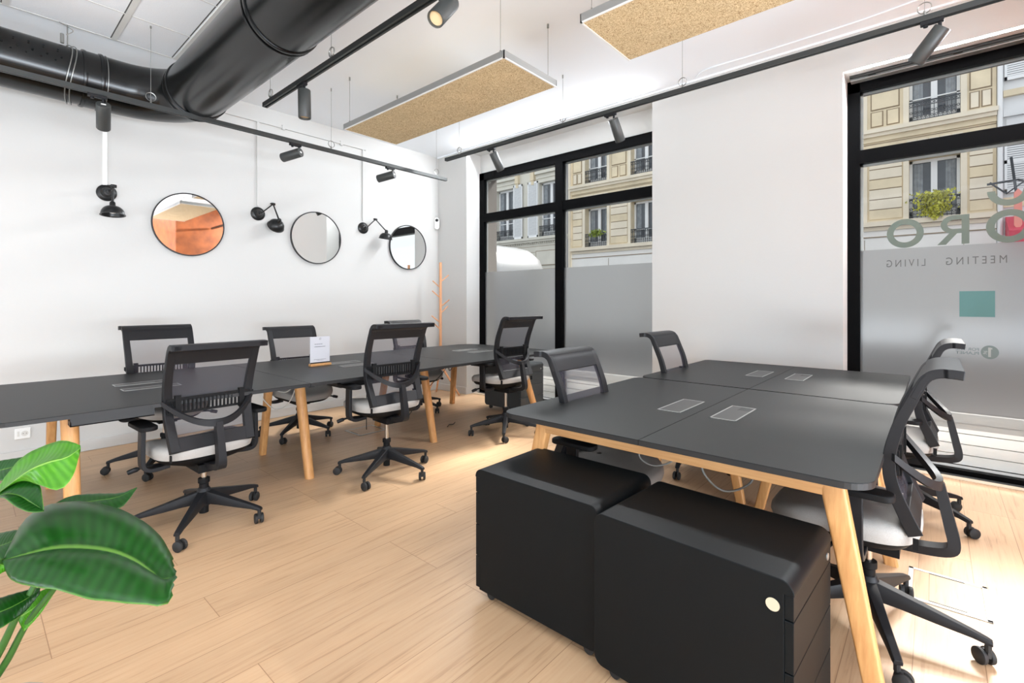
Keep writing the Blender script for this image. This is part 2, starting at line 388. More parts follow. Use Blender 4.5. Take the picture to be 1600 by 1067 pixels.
def window(n, x0, x1, mull):
    r = bpy.data.objects.new('window_%d' % n, None); COL.objects.link(r); struct(r)
    r.location = (x0, GY, 0)
    def L(b, name, m, **k):
        o = b.build(name, m, None, **k); o.parent = r; o.matrix_parent_inverse = Matrix.Translation((-x0, -GY, 0)); return o
    b = MB(); y0, y1 = GY - .02, GY + .05
    b.box(x0, y0, 0, x0 + .085, y1, 3.10); b.box(x1 - .085, y0, 0, x1, y1, 3.10)
    b.box(x0, y0, 3.0, x1, y1, 3.10); b.box(x0, y0, 0, x1, y1, .035)
    b.box(x0 + .085, y0 - .004, 2.41, x1 - .085, y1, 2.52)
    b.box(mull - .055, y0 - .008, 0, mull + .055, y1, 3.0)
    # glazing beads
    for a0, a1 in ((x0 + .085, mull - .055), (mull + .055, x1 - .085)):
        for z0, z1 in ((.035, 2.41), (2.52, 3.0)):
            b.box(a0, GY + .03, z0, a0 + .018, y1, z1, 1); b.box(a1 - .018, GY + .03, z0, a1, y1, z1, 1); b.box(a0, GY + .03, z1 - .018, a1, y1, z1, 1)
    L(b, 'frame', [M['frame'], M['alu']])
    for a0, a1 in ((x0 + .085, mull - .055), (mull + .055, x1 - .085)):
        for z0, z1 in ((.035, 2.41), (2.52, 3.0)):
            b = MB(); b.add([(a0, GY + .02, z0), (a1, GY + .02, z0), (a1, GY + .02, z1), (a0, GY + .02, z1)], [(0, 1, 2, 3)])
            L(b, 'pane', M['glass'])
        b = MB(); b.add([(a0, GY + .012, .335), (a1, GY + .012, .335), (a1, GY + .012, 1.70), (a0, GY + .012, 1.70)], [(0, 1, 2, 3)])
        L(b, 'frosted_film', M['film'])
    return r
W1 = window(1, -4.877, -2.153, -3.49)
W2 = window(2, -.549, 1.30, .72)
# threshold and gutter at the window feet
b = MB()
for x0, x1 in ((-4.877, -2.153), (-.549, 1.30)):
    b.box(x0, 4.72, -.05, x1, 4.79, .004, 0)
    b.box(x0, 4.79, -.05, x1, 4.859, -.002, 1)
for xx in (-.08 + .05, .9): b.box(xx, 4.725, .004, xx + .004, 4.86, .006, 2)
struct(b.build('trim_3', [mat('threshold', (214, 196, 172), .5), mat('gutter', (54, 56, 55), .9, noise=(40, .5)), M['alu']]))
b = MB()
for x0, x1 in ((-4.877, -4.83), (-.549, -.53)): b.box(x0 + .001, GY + .055, 0, x1, 5.17, 3.099)
b.box(-4.877, GY + .055, 3.06, -2.153, 5.17, 3.099); b.box(-.53, GY + .055, 3.06, 1.3, 5.17, 3.099); b.box(-2.2, GY + .055, 0, -2.152, 5.17, 3.099)
struct(b.build('trim_5', mat('outer_reveal', (122, 116, 110), .8)))
# blind cassette on the soffit over window 2
bl = thing('roller_blind', 'slim black roller blind rail under the soffit of the right window', 'blind', (-.52, 4.74, 3.08))
b = MB(); b.box(0.0, -.012, .0, 1.80, .012, .019); b.build('rail', M['black'], bl)
b = MB(); b.box(0.0, .03, -.012, 1.80, .10, .019); b.build('cassette', M['alu'], bl, bevel=.004)
for x in (.12, .62, 1.12, 1.6): b = MB(); b.box(x, -.02, -.006, x + .05, .012, 0); b.build('bracket', M['black'], bl)

# ------------------------------------------------------------------ exterior: pavement, street, louvre, facades
struct(slab('ground', -40, 5.0, -.25, 30, 45, -.02, mat('asphalt', (72, 73, 75), .9, noise=(20, .1))))
b = MB()
for x0, x1 in ((-4.86, -2.17), (-.53, 1.30)):
    for k in range(5): b.box(x0, 5.0, .045 + .079 * k, x1, 5.03, .045 + .079 * k + .073)
    b.box(x0, 5.03, .03, x1, 5.035, .44, 1)
struct(b.build('trim_4', [M['white'], M['plast2']]))
FY = 18.0
stoneA = None
def stone(name, col, amt=.06):
    m = mat(name, col, .85, noise=(1.6, amt), bump=(12, .15)); return m
ST = stone('limestone', (216, 202, 174), .12); ST2 = stone('limestone_pale', (221, 211, 192), .07); ST3 = stone('painted_base', (232, 231, 228), .03)
ST4 = stone('grey_render', (206, 203, 192), .06)
GROOVE = mat('joint_shadow_gap', (142, 126, 104), .9)
OUTG = mat('window_glass_dark', (58, 64, 72), .12, spec=.8, noise=(1.2, .35)); OUTF = mat('window_joinery', (226, 228, 230), .5)
CURT = mat('net_curtain', (140, 146, 152), .9, noise=(8, .2))
IRON = mat('balcony_iron', (52, 56, 62), .6)
def facade_window(parent, xa, xb, z0, z1, depth=.35, name='window'):
    fr = MB(); y = FY + depth; m_ = (xa + xb) / 2; yf = y - .05
    fr.box(xa, yf, z0, xa + .07, y, z1); fr.box(xb - .07, yf, z0, xb, y, z1); fr.box(xa, yf, z1 - .08, xb, y, z1); fr.box(xa, yf, z0, xb, y, z0 + .25)
    fr.box(m_ - .07, yf - .02, z0, m_ + .07, y, z1 - .08)
    fr.box(xa, yf, z0 + (z1 - z0) * .33, xb, y, z0 + (z1 - z0) * .33 + .035)
    f = fr.build(name, OUTF, parent)
    p = MB(); p.box(xa + .02, y, z0, xb - .02, y + .02, z1); p.build('pane', OUTG, f)
    c = MB()
    for s_ in (0, 1):
        a = xa + .09 if s_ == 0 else xb - .30
        n = 6
        pts = [(a + .21 * i / n, y - .012 - (.012 if i % 2 else 0)) for i in range(n + 1)]
        vs = [(px_, py_, z) for z in (z0 + .25, z1 - .1) for px_, py_ in pts]
        c.add(vs, [(i, i + 1, n + 2 + i, n + 1 + i) for i in range(n)])
    c.build('curtain', CURT, f)
def railing(parent, xa, xb, z0, z1, yy=None, fancy=True):
    y = (FY - .02) if yy is None else yy; r = MB()
    r.box(xa, y - .02, z1 - .03, xb, y + .02, z1); r.box(xa, y - .012, z0 + .03, xb, y + .012, z0 + .05); r.box(xa, y - .012, z1 - .14, xb, y + .012, z1 - .125)
    n = max(6, int((xb - xa) / .085))
    for i in range(n + 1):
        x = xa + (xb - xa) * i / n; r.box(x - .008, y - .008, z0, x + .008, y + .008, z1)
        if fancy and i < n:
            xc = x + (xb - xa) / n / 2; rr = .03
            for zc in (z0 + .12, z1 - .08, z0 + .26):
                r.tube([(xc + rr * math.cos(a), y, zc + rr * math.sin(a)) for a in [k * PI / 4 for k in range(8)]], .007, 4, closed=True)
    return r.build('railing', IRON, parent)

# -- stone apartment building
A = thing('apartment_building', 'cream limestone apartment building with iron railings across the street', 'building', (-5.5, FY, 0))
class P_:            # children given in world coordinates
    pass
def wp(o, par):
    o.parent = par; o.matrix_parent_inverse = par.matrix_basis.inverted() if False else Matrix.Translation(-Vector(par.location)); return o
XA, XB = -12.23, 1.22
openings = [(-.565 - 2.19 * k, -.565 - 2.19 * k + 1.09) for k in range(6)]
levels = [(3.66, 5.38), (6.41, 8.6)]
b = MB()
D0, D1 = FY, FY + .5
def band(z0, z1, mi=0): b.box(XA, D0, z0, XB, D1, z1, mi)
band(0, 3.66, 2); band(5.38, 6.41, 0); band(8.6, 9.6, 0)
edges = [XA] + [e for o_ in sorted(openings) for e in o_] + [XB]
for z0, z1 in levels:
    for i in range(0, len(edges), 2): b.box(edges[i], D0, z0, edges[i + 1], D1, z1, 0)
# window surrounds (paler, standing proud)
for xa, xb in openings:
    for z0, z1 in levels:
        for q, (a0, a1) in enumerate(((xa - .13, xa), (xb, xb + .13))): b.box(a0, D0 - .04, z0, a1, D0, z1 + .12, 1)
        b.box(xa - .13, D0 - .04, z1, xb + .13, D0, z1 + .14, 1)
# sill band, cornices
b.box(XA, D0 - .16, 3.52, XB, D0, 3.66, 1); b.box(XA, D0 - .05, 3.40, XB, D0, 3.50, 1); b.box(XA, D0 - .03, 3.20, XB, D0, 3.225, 3)
b.box(XA, D0 - .22, 6.28, XB + .02, D0, 6.40, 1); b.box(XA, D0 - .15, 6.18, XB, D0, 6.28, 1); b.box(XA, D0 - .06, 6.04, XB, D0, 6.18, 0)
b.box(XA, D0 - .012, 5.98, XB, D0, 6.0, 3)
# coursing on the lower piers, panels on the upper piers
piers = [(edges[i] + (.14 if i else .05), edges[i + 1] - (.14 if i < len(edges) - 2 else .05)) for i in range(0, len(edges), 2)]
for pi_, (a, c) in enumerate(piers):
    for k in range(6):
        z = 3.74 + .3 * k; b.box(a + .04, D0 - .03, z, c - .02, D0, z + .272, 1 if (k * 7 + pi_ * 3) % 3 else 0)
        b.box(a + .04, D0 - .006, z + .272, c - .02, D0, z + .3, 3)
    for (z0, z1, f0, f1) in ((7.02, 8.4, .12, .88), (6.52, 6.92, .12, .42), (6.52, 6.92, .58, .88)):
        w_ = c - a; b.box(a + w_ * f0 - .03, D0 - .008, z0 - .03, a + w_ * f1 + .03, D0, z1 + .03, 3)
        b.box(a + w_ * f0, D0 - .03, z0, a + w_ * f1, D0, z1, 0 if z0 > 7 or pi_ % 2 else 1)
# voussoirs above the first floor openings and the shop arches
for xa, xb in openings:
    for k in range(5):
        t = (k - 2) * .24; xm = (xa + xb) / 2 + t; b.box(xm - .11, D0 - .02, 5.60, xm + .11, D0, 5.92, 1)
        b.box(xm - .12, D0 - .02, 2.55, xm + .12, D0, 3.14, 2); b.box(xm + .12, D0 - .005, 2.55, xm + .135, D0, 3.14, 3)
wp(b.build('wall', [ST, ST2, ST3, GROOVE]), A)
for xa, xb in openings:
    for z0, z1 in levels:
        h = MB(); facade_window(None, xa, xb, z0, z1)
        wn = bpy.context.scene.collection.objects[-1]
        # reparent the frame just built
        root = wn
        while root.parent: root = root.parent
        wp(root, A)
        wp(railing(None, xa, xb, z0 + .02, z0 + .58), A)
# drain pipe at its left edge
pp = MB(); pp.tube([(XA - .05, FY - .1, 0), (XA - .05, FY - .1, 12)], .06, 10)
for z in (2.2, 4.1, 6.3, 8.2): pp.tube([(XA - .05, FY - .1, z), (XA - .05, FY - .1, z + .06)], .075, 10)
wp(pp.build('drain_pipe', ST2, smooth=40), A)

def shutter(parent, xa, xb, z0, z1, m, yy):
    s_ = MB(); t = .05
    s_.box(xa, yy - .03, z0, xa + t, yy, z1); s_.box(xb - t, yy - .03, z0, xb, yy, z1); s_.box(xa, yy - .03, z0, xb, yy, z0 + .09); s_.box(xa, yy - .03, z1 - .09, xb, yy, z1)
    zm = z0 + (z1 - z0) * .52; s_.box(xa, yy - .03, zm, xb, yy, zm + .09)
    z = z0 + .1
    while z < z1 - .1:
        s_.box(xa + t, yy - .024, z, xb - t, yy - .004, z + .035); z += .056
    s_.box(xa + t, yy - .003, z0, xb - t, yy, z1, 1)
    return wp(s_.build('shutter', [m, mat('shutter_slot', (150, 154, 158), .9)]), parent)
SHW = mat('shutter_white', (226, 228, 230), .5)
# -- left building with shutters
B = thing('apartment_building', 'grey-white rendered building with louvred shutters, seen in the left window', 'building', (-16, FY, 0))
b = MB(); XL0, XL1 = -26.0, -12.36
ow = [(-19.7, -18.55), (-16.82, -15.67), (-14.05, -12.9)]
for z0, z1 in ((0, 4.34), (6.9, 9.6)): b.box(XL0, D0, z0, XL1, D1, z1)
ed = [XL0] + [e for o_ in ow for e in o_] + [XL1]
for i in range(0, len(ed), 2): b.box(ed[i], D0, 4.34, ed[i + 1], D1, 6.9)
b.box(XL0, D0 - .2, 4.22, XL1, D0, 4.34); b.box(XL0, D0 - .12, 4.12, XL1, D0, 4.22)
for k in range(90): b.box(XL1 - .1 - k * .12, D0 - .06, 4.04, XL1 - .04 - k * .12, D0, 4.11)
for k in range(14):
    b.box(XL0, D0 - .006, .4 + .27 * k, XL1, D0, .418 + .27 * k, 1)
for xa, xb in ow:
    b.box(xa - .1, D0 - .05, 6.9, xb + .1, D0, 7.02); b.box(xa - .2, D0 - .14, 7.3, xb + .2, D0, 7.42); b.box(xa - .2, D0 - .05, 7.1, xb + .2, D0, 7.2, 0)
    b.box(xa - .1, D0 - .04, 4.34, xa, D0, 6.95); b.box(xb, D0 - .04, 4.34, xb + .1, D0, 6.95)
    for q in (xa - .45, xb + .2):
        b.box(q, D0 - .16, 7.05, q + .2, D0, 7.55, 2); b.box(q + .03, D0 - .12, 6.85, q + .17, D0, 7.05, 2)
    b.box(xa - .2, D0 - .04, 3.0, xb + .2, D0, 3.7, 1); b.box(xa - .17, D0 - .045, 3.03, xb + .17, D0, 3.67)
for k in range(4): b.box(-14.2, D0 - .03, 2.4 + .12 * k, -13.1, D0, 2.45 + .12 * k, 3)
wp(b.build('wall', [ST4, GROOVE, ST, mat('vent_grey', (110, 112, 114), .6)]), B)
for xa, xb in ow:
    f_before = set(COL.objects)
    facade_window(None, xa, xb, 4.36, 6.9, .25)
    for o in set(COL.objects) - f_before:
        if o.parent is None: wp(o, B)
    wp(railing(None, xa, xb, 4.36, 4.86), B)
    shutter(B, xa - .66, xa - .05, 4.36, 7.0, SHW, FY - .06); shutter(B, xb + .05, xb + .62 if xb < -13 else xb + .46, 4.36, 7.0, SHW, FY - .06)
gp = MB(); gp.tube([(-12.42, FY - .12, 0), (-12.42, FY - .12, 12)], .07, 8); wp(gp.build('drain_pipe', mat('zinc', (138, 142, 150), .5, metal=.4), smooth=40), B)

# -- right building, mostly outside the view
Cb = thing('apartment_building', 'pale grey building with white shutters and a red shop awning, far right', 'building', (4, FY, 0))
b = MB(); b.box(1.24, D0, 0, 12, D1, 9.6); b.box(1.34, D0 - .1, 6.1, 12, D0, 6.3); b.box(1.34, D0 - .05, 5.62, 12, D0, 5.7, 0); b.box(1.34, D0 - .12, 6.62, 3.2, D0, 6.78, 1)
b.box(1.4, D0 - .03, 5.75, 2.9, D0, 6.05, 0)
b.box(1.34, D0 - .05, 3.75, 12, D0, 4.0, 1)
wp(b.build('wall', [stone('grey_plaster', (214, 216, 218), .04), ST]), Cb)
shutter(Cb, 1.36, 2.0, 7.04, 9.4, SHW, FY - .06); shutter(Cb, 1.36, 2.0, 4.12, 5.57, SHW, FY - .06)
gp = MB(); gp.tube([(1.28, FY - .1, 0), (1.28, FY - .1, 12)], .055, 8); wp(gp.build('drain_pipe', OUTF, smooth=40), Cb)
aw = MB(); aw.prism([(0, 3.5), (-.9, 3.05), (-.9, 2.6), (0, 2.6)], lambda a, c, h: (h, FY + a, c), 1.38, 3.6); wp(aw.build('awning', mat('red_canvas', (196, 62, 84), .7)), Cb)
sg = thing('bracket_sign', 'salmon pointed sign hanging from a black scrolled street bracket', 'sign', (1.55, FY - .7, 3.9))
b = MB(); b.tube([(.4, .6, .35), (0, 0, .42), (-.55, 0, .38)], .03, 6); b.tube([(-.5, 0, .42), (-.2, 0, .1), (.1, 0, .36), (.3, 0, .1)], .025, 6); b.tube([(-.02, 0, 0), (-.12, 0, 1.0)], .03, 6); b.build('bracket', IRON, sg)
b = MB(); b.prism([(-.07, .1), (0, .2), (.07, .1), (.07, -.7), (0, -.85), (-.07, -.7)], lambda a, c, h: (a, h, c), -.03, .03); b.build('sign_panel', mat('salmon', (224, 140, 128), .6), sg)

def foliage(name, cx, cz, w_, h, n, m, label, y=FY - .12, drop=.5, size=.045):
    b = MB()
    for i in range(n):
        x = cx + random.gauss(0, w_ * .28); t = random.random() ** 1.5
        z = cz - t * h * (1 - .5 * abs(x - cx) / w_) + random.gauss(0, .04) ; yy = y - random.random() * .22 * (1 - t * .4)
        p = Vector((x, yy, z)); a = Vector((random.uniform(-1, 1), random.uniform(-1, 1), random.uniform(-1, 1))).normalized(); u, v = b.frame_at(a)
        s_ = size * random.uniform(.7, 1.3)
        b.add([p - u * s_ * .5, p - v * s_ + a * s_ * .2, p + u * s_ * .9, p + v * s_ + a * s_ * .2], [(0, 1, 2), (0, 2, 3)])
    o = b.build(name, m); tag(o, label, 'plant'); return o
foliage('trailing_plant', -.02, 4.30, .62, .72, 900, M['ivy'], 'bushy yellow-green trailing plant over a balcony railing, right window')
foliage('trailing_plant', -10.85, 4.30, .50, .22, 260, M['ivy2'], 'sparse green plant with two hanging strands on a balcony railing, left window')
b = MB()

# -- van parked outside
V = thing('van', 'white van with rounded roof parked in the street outside the left window', 'van', (-9.65, 8.5, -.01)); V.scale = (1, 1, 1.05)
b = MB(); prof = [(-2.6, .45), (2.45, .45), (2.6, .7), (2.58, 1.5), (2.50, 1.95), (2.34, 2.25), (2.1, 2.43), (1.75, 2.52), (1.2, 2.55), (-2.2, 2.54), (-2.5, 2.45), (-2.62, 2.2)]
secs = []
for y, ins, dz in ((-1.0, .16, .30), (-.97, .08, .15), (-.88, .03, .05), (-.7, 0, 0), (.7, 0, 0), (.88, .03, .05), (.97, .08, .15), (1.0, .16, .3)):
    secs.append([(x * (1 - ins * .15), y, z - (dz if z > 1.5 else 0)) for x, z in prof])
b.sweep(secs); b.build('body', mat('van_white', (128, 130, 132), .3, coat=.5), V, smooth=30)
b = MB(); b.box(-2.2, -1.012, 1.98, 2.2, -.99, 2.0); b.box(.2, -1.012, .6, .215, -.985, 1.98); b.box(-2.3, -1.02, .7, 2.4, -.99, .82); b.build('side_trim', M['cable'], V)
b = MB(); b.box(.5, -1.012, 1.35, 2.0, -.98, 1.9); b.build('side_window', OUTG, V)
for x in (-1.7, 1.7):
    for y in (-.9, .9):
        b = MB(); b.lathe((x, y - .1, .33), (0, 1, 0), [(.2, 0), (.32, 0), (.34, .03), (.34, .17), (.32, .2), (.2, .2)], 24); b.build('wheel', M['rubber'], V, smooth=40)

# ------------------------------------------------------------------ duct
Dk = thing('ventilation_duct', 'large glossy black spiral ventilation duct turning under the ceiling', 'duct', (-4.95, 1.27, 3.0))
wpD = lambda o: wp(o, Dk)
R1 = .200
b = MB(); b.tube([(-4.95, -4.0, 3.03), (-4.95, -1.5, 3.02), (-4.95, .62, 3.0)], R1, 48, cap=False)
# perforation dots, little dark discs
dots = []
def dot(y, ang, r=.006):
    p = Vector((-4.95 + (R1 + .0006) * math.cos(ang), y, 3.02 + (R1 + .0006) * math.sin(ang))); n_ = Vector((math.cos(ang), 0, math.sin(ang))); u = Vector((0, 1, 0)); v = n_.cross(u)
    b.add([p + (u * math.cos(a) + v * math.sin(a)) * r for a in [k * PI / 4 for k in range(8)]], [tuple(range(8))], 1)
y = -.6
while y < .6:
    for ang in (-.02, .14, .42): dot(y + ang * .2, ang)
    y += .075
wpD(b.build('perforated_run', [M['duct'], mat('hole', (2, 2, 2), 1)], smooth=50))
b = MB()
el = []
rc = .42
for k in range(13):
    a = PI - PI / 2 * k / 12; el.append((-4.95 + rc + rc * math.cos(a), 1.27 - rc + rc * math.sin(a), 3.0 - .0))
el = [(-4.95, .60, 3.0)] + el
b.tube(el, .208, 48, cap=False); wpD(b.build('elbow', M['duct'], smooth=50))
b = MB(); b.tube([(-4.60, 1.27, 3.0), (4.0, 1.27, 3.0)], .222, 56, cap=False)
wpD(b.build('main_run', M['duct'], smooth=50))
for (axis, c_, rr) in (('x', -4.60, .222), ('x', -4.52, .222), ('x', -2.98, .222), ('x', -2.94, .222), ('x', -1.3, .222), ('y', .60, .204), ('y', .70, .208)):
    b = MB(); ax = (1, 0, 0) if axis == 'x' else (0, 1, 0); o0 = (c_, 1.27, 3.0) if axis == 'x' else (-4.95, c_, 3.0)
    b.lathe(o0, ax, [(rr - .004, 0), (rr + .008, .001), (rr + .010, .012), (rr + .008, .022), (rr - .004, .024)], 56)
    wpD(b.build('joint_ring', M['duct'], smooth=50))
b = MB()
for y0 in (.52, .545):
    b.tube([(-4.95 + .212 * math.cos(a), y0 + .02 * math.sin(a * 2), 3.0 + .212 * math.sin(a)) for a in [k * 2 * PI / 40 for k in range(40)]], .0035, 6, closed=True)
b.tube([(-4.95, .53, 3.212), (-4.95, .53, CZ)], .004, 6); b.tube([(-4.95, .50, 3.23), (-4.95, .50, 3.30)], .012, 8)
b.tube(bez([(-4.95, .52, 3.30), (-4.93, .56, 3.34), (-4.92, .48, 3.37)], 5), .003, 5)
b.tube([(-4.95 + .212 * math.cos(a), .74, 3.0 + .212 * math.sin(a)) for a in [k * 2 * PI / 40 for k in range(40)]], .003, 6, closed=True)
wpD(b.build('hanger_wire', M['steel'], smooth=40))

# ------------------------------------------------------------------ lighting tracks, hanging wires and spots
def coil(b, c, axis, r=.032):
    c = Vector(c); u = Vector(axis)
    for q in (0, .006): b.tube([c + (u * math.cos(a)) * r + Vector((0, 0, math.sin(a) * r)) + Vector((u.y, u.x, 0)) * q for a in [k * 2 * PI / 20 for k in range(20)]], .0022, 5, closed=True)
def track(a, c, wires, label, far_extend=0):
    a = Vector(a); c = Vector(c); d = (c - a).normalized(); t = thing('lighting_track', label, 'lighting track', tuple(a))
    side = Vector((-d.y, d.x, 0)); hw, hh = .019, .017
    b = MB(); L_ = (c - a).length
    def q(s, u, z): return d * s + side * u + Vector((0, 0, z))
    prof = [(-hw, hh), (hw, hh), (hw, -hh), (.007, -hh), (.007, -hh + .012), (-.007, -hh + .012), (-.007, -hh), (-hw, -hh)]
    b.sweep([[q(0, u, z) for u, z in prof], [q(L_, u, z) for u, z in prof]]); b.build('rail', M['track'], t)
    b = MB()
    for s in (0, L_): b.sweep([[q(s - .004, u, z) for u, z in ((-hw, hh), (hw, hh), (hw, -hh), (-hw, -hh))], [q(s + .004, u, z) for u, z in ((-hw, hh), (hw, hh), (hw, -hh), (-hw, -hh))]])
    b.build('end_cap', M['black'], t)
    for s in wires:
        b = MB(); p = q(s, 0, hh); top = q(s, 0, CZ - a.z)
        b.tube([p, p + Vector((0, 0, .03))], .006, 6); b.tube([p, top], .0016, 5); b.tube([top - Vector((0, 0, .03)), top], .006, 6)
        coil(b, p + Vector((0, 0, .05)), d); b.build('suspension_wire', M['steel'], t)
    return t
def spot(p, d, aim, label, rot=0):
    """p: point on the underside of the track, d: track direction, aim: lamp direction (towards the lens)"""
    t = thing('track_spotlight', label, 'spotlight', tuple(p), group=None)
    d = Vector(d); aim = Vector(aim).normalized(); b = MB()
    s = Vector((-d.y, d.x, 0))
    def bx(b, c0, c1, w_, h):  # little bar along the track
        b.sweep([[d * c0 + s * u + Vector((0, 0, z)) for u, z in ((-w_, 0), (w_, 0), (w_, -h), (-w_, -h))], [d * c1 + s * u + Vector((0, 0, z)) for u, z in ((-w_, 0), (w_, 0), (w_, -h), (-w_, -h))]])
    bx(b, -.075, .03, .016, .022); b.tube([d * -.05 + Vector((0, 0, -.018)), d * -.05 + Vector((0, 0, -.034))], .012, 8); b.build('adapter', M['plast'], t, bevel=.002)
    b = MB(); st = Vector((0, 0, -.075)); b.tube([d * .012 + Vector((0, 0, -.02)), d * .012 + st], .009, 8); b.build('stem', M['plast'], t, smooth=40)
    c0 = d * .012 + st - aim * .02
    b = MB(); b.lathe(c0, aim, [(.030, 0), (.041, .0), (.0425, .003), (.0425, .196), (.040, .200), (.036, .198), (.034, .182), (.0, .182)], 32); b.build('lamp_body', M['spot'], t, smooth=40)
    b = MB(); b.lathe(c0, aim, [(.0, .178), (.030, .178), (.034, .186), (.0, .187)], 24); b.build('lens', M['lens'], t, smooth=40)
    b = MB(); u, v = b.frame_at(aim); b.add([c0 - aim * .001 + u * a + v * c for a, c in ((-.014, -.008), (.014, -.008), (.014, .008), (-.014, .008))], [(0, 1, 2, 3)]); b.build('rating_label', M['white'], t)
    return t
track((-4.49, -2.0, 2.77), (-4.49, 3.90, 2.77), (2.95, 4.41, 5.75), 'long black lighting track hung along the left wall above the mirrors')
track((-4.246, 3.69, 2.92), (1.25, 3.69, 2.92), (.22, 1.64, 2.77, 4.2), 'long dark lighting track hung parallel to the windows')
track((-4.03, 1.60, 2.85), (0.9, 1.60, 2.85), (.10, 1.05, 2.6), 'black lighting track beside the duct, above the long table')
def at_y(px, y):       # x on a plane y=const for a pixel column
    t = (px - 800) / 754; return y * (.752 * t - .659) / (.752 + .659 * t)
def at_x(px, x):
    t = (px - 800) / 754; a = -x; return (.752 * a + .659 * a * t) / (.659 - .752 * t)
spot((-4.49, at_x(158, -4.49), 2.753), (0, 1, 0), (-.74, .11, -.66), 'black spotlight on the left wall track, in front of the duct')
spot((-4.49, at_x(465, -4.49), 2.753), (0, 1, 0), (-.80, -.45, -.19), 'black tilted spotlight over the table sign, on the left wall track')
spot((-4.49, at_x(612, -4.49), 2.753), (0, 1, 0), (-.80, -.45, -.19), 'black tilted spotlight nearest the free end of the left wall track')
spot((at_y(770, 3.69), 3.69, 2.903), (1, 0, 0), (.04, .56, -.8), 'dark spotlight in front of the left window head, near the track end')
spot((at_y(957, 3.69), 3.69, 2.903), (1, 0, 0), (.04, .56, -.8), 'dark spotlight before the right part of the left window')
spot((at_y(1464, 3.69), 3.69, 2.903), (1, 0, 0), (-.66, .22, -.8), 'silvery lit spotlight in front of the head of the right window')
spot((at_y(474, 1.60), 1.60, 2.833), (1, 0, 0), (0.0, 0.02, -1), 'black spotlight pointing straight down from the track beside the duct')
spot((at_y(700, 1.60), 1.60, 2.833), (1, 0, 0), (.12, -.52, -.62), 'black spotlight turned towards the viewer, its round lens showing')

# ------------------------------------------------------------------ acoustic panels
def panel(x0, x1, label):
    y0, y1, z0, z1 = 2.377, 2.97, 2.905, 2.955
    t = thing('acoustic_panel', label, 'ceiling panel', ((x0 + x1) / 2, (y0 + y1) / 2, z0), group=None); cx, cy = (x0 + x1) / 2, (y0 + y1) / 2; hx, hy = (x1 - x0) / 2, (y1 - y0) / 2
    b = MB(); b.box(-hx + .008, -hy + .008, .0, hx - .008, hy - .008, .04); b.build('core', M['wool'], t)
    b = MB()
    for (a0, b0, a1, b1) in ((-hx, -hy, hx, -hy + .006), (-hx, hy - .006, hx, hy), (-hx, -hy, -hx + .006, hy), (hx - .006, -hy, hx, hy)): b.box(a0, b0, .004, a1, b1, .05)
    b.build('edge_frame', M['alu'], t)
    b = MB()
    for (a0, b0, a1, b1) in ((-hx, -hy, hx, -hy + .012), (-hx, -hy, -hx + .012, hy), (hx - .012, -hy, hx, hy)): b.box(a0, b0, -.002, a1, b1, .004)
    b.build('lower_trim', M['white'], t)
    for sx in (-1, 1):
        for sy in (-1, 1):
            b = MB(); px, py = sx * (hx - .06), sy * (hy - .03); b.tube([(px, py, .05), (px, py, CZ - z0)], .0018, 5); b.tube([(px, py, .05), (px, py, .075)], .006, 6); b.tube([(px, py, CZ - z0 - .03), (px, py, CZ - z0)], .008, 6)
            b.build('suspension_wire', M['steel'], t)
panel(-4.20, -2.154, 'wood-wool acoustic panel hung in front of the left window track')
panel(-1.556, .49, 'wood-wool acoustic panel cut by the top edge of the picture')

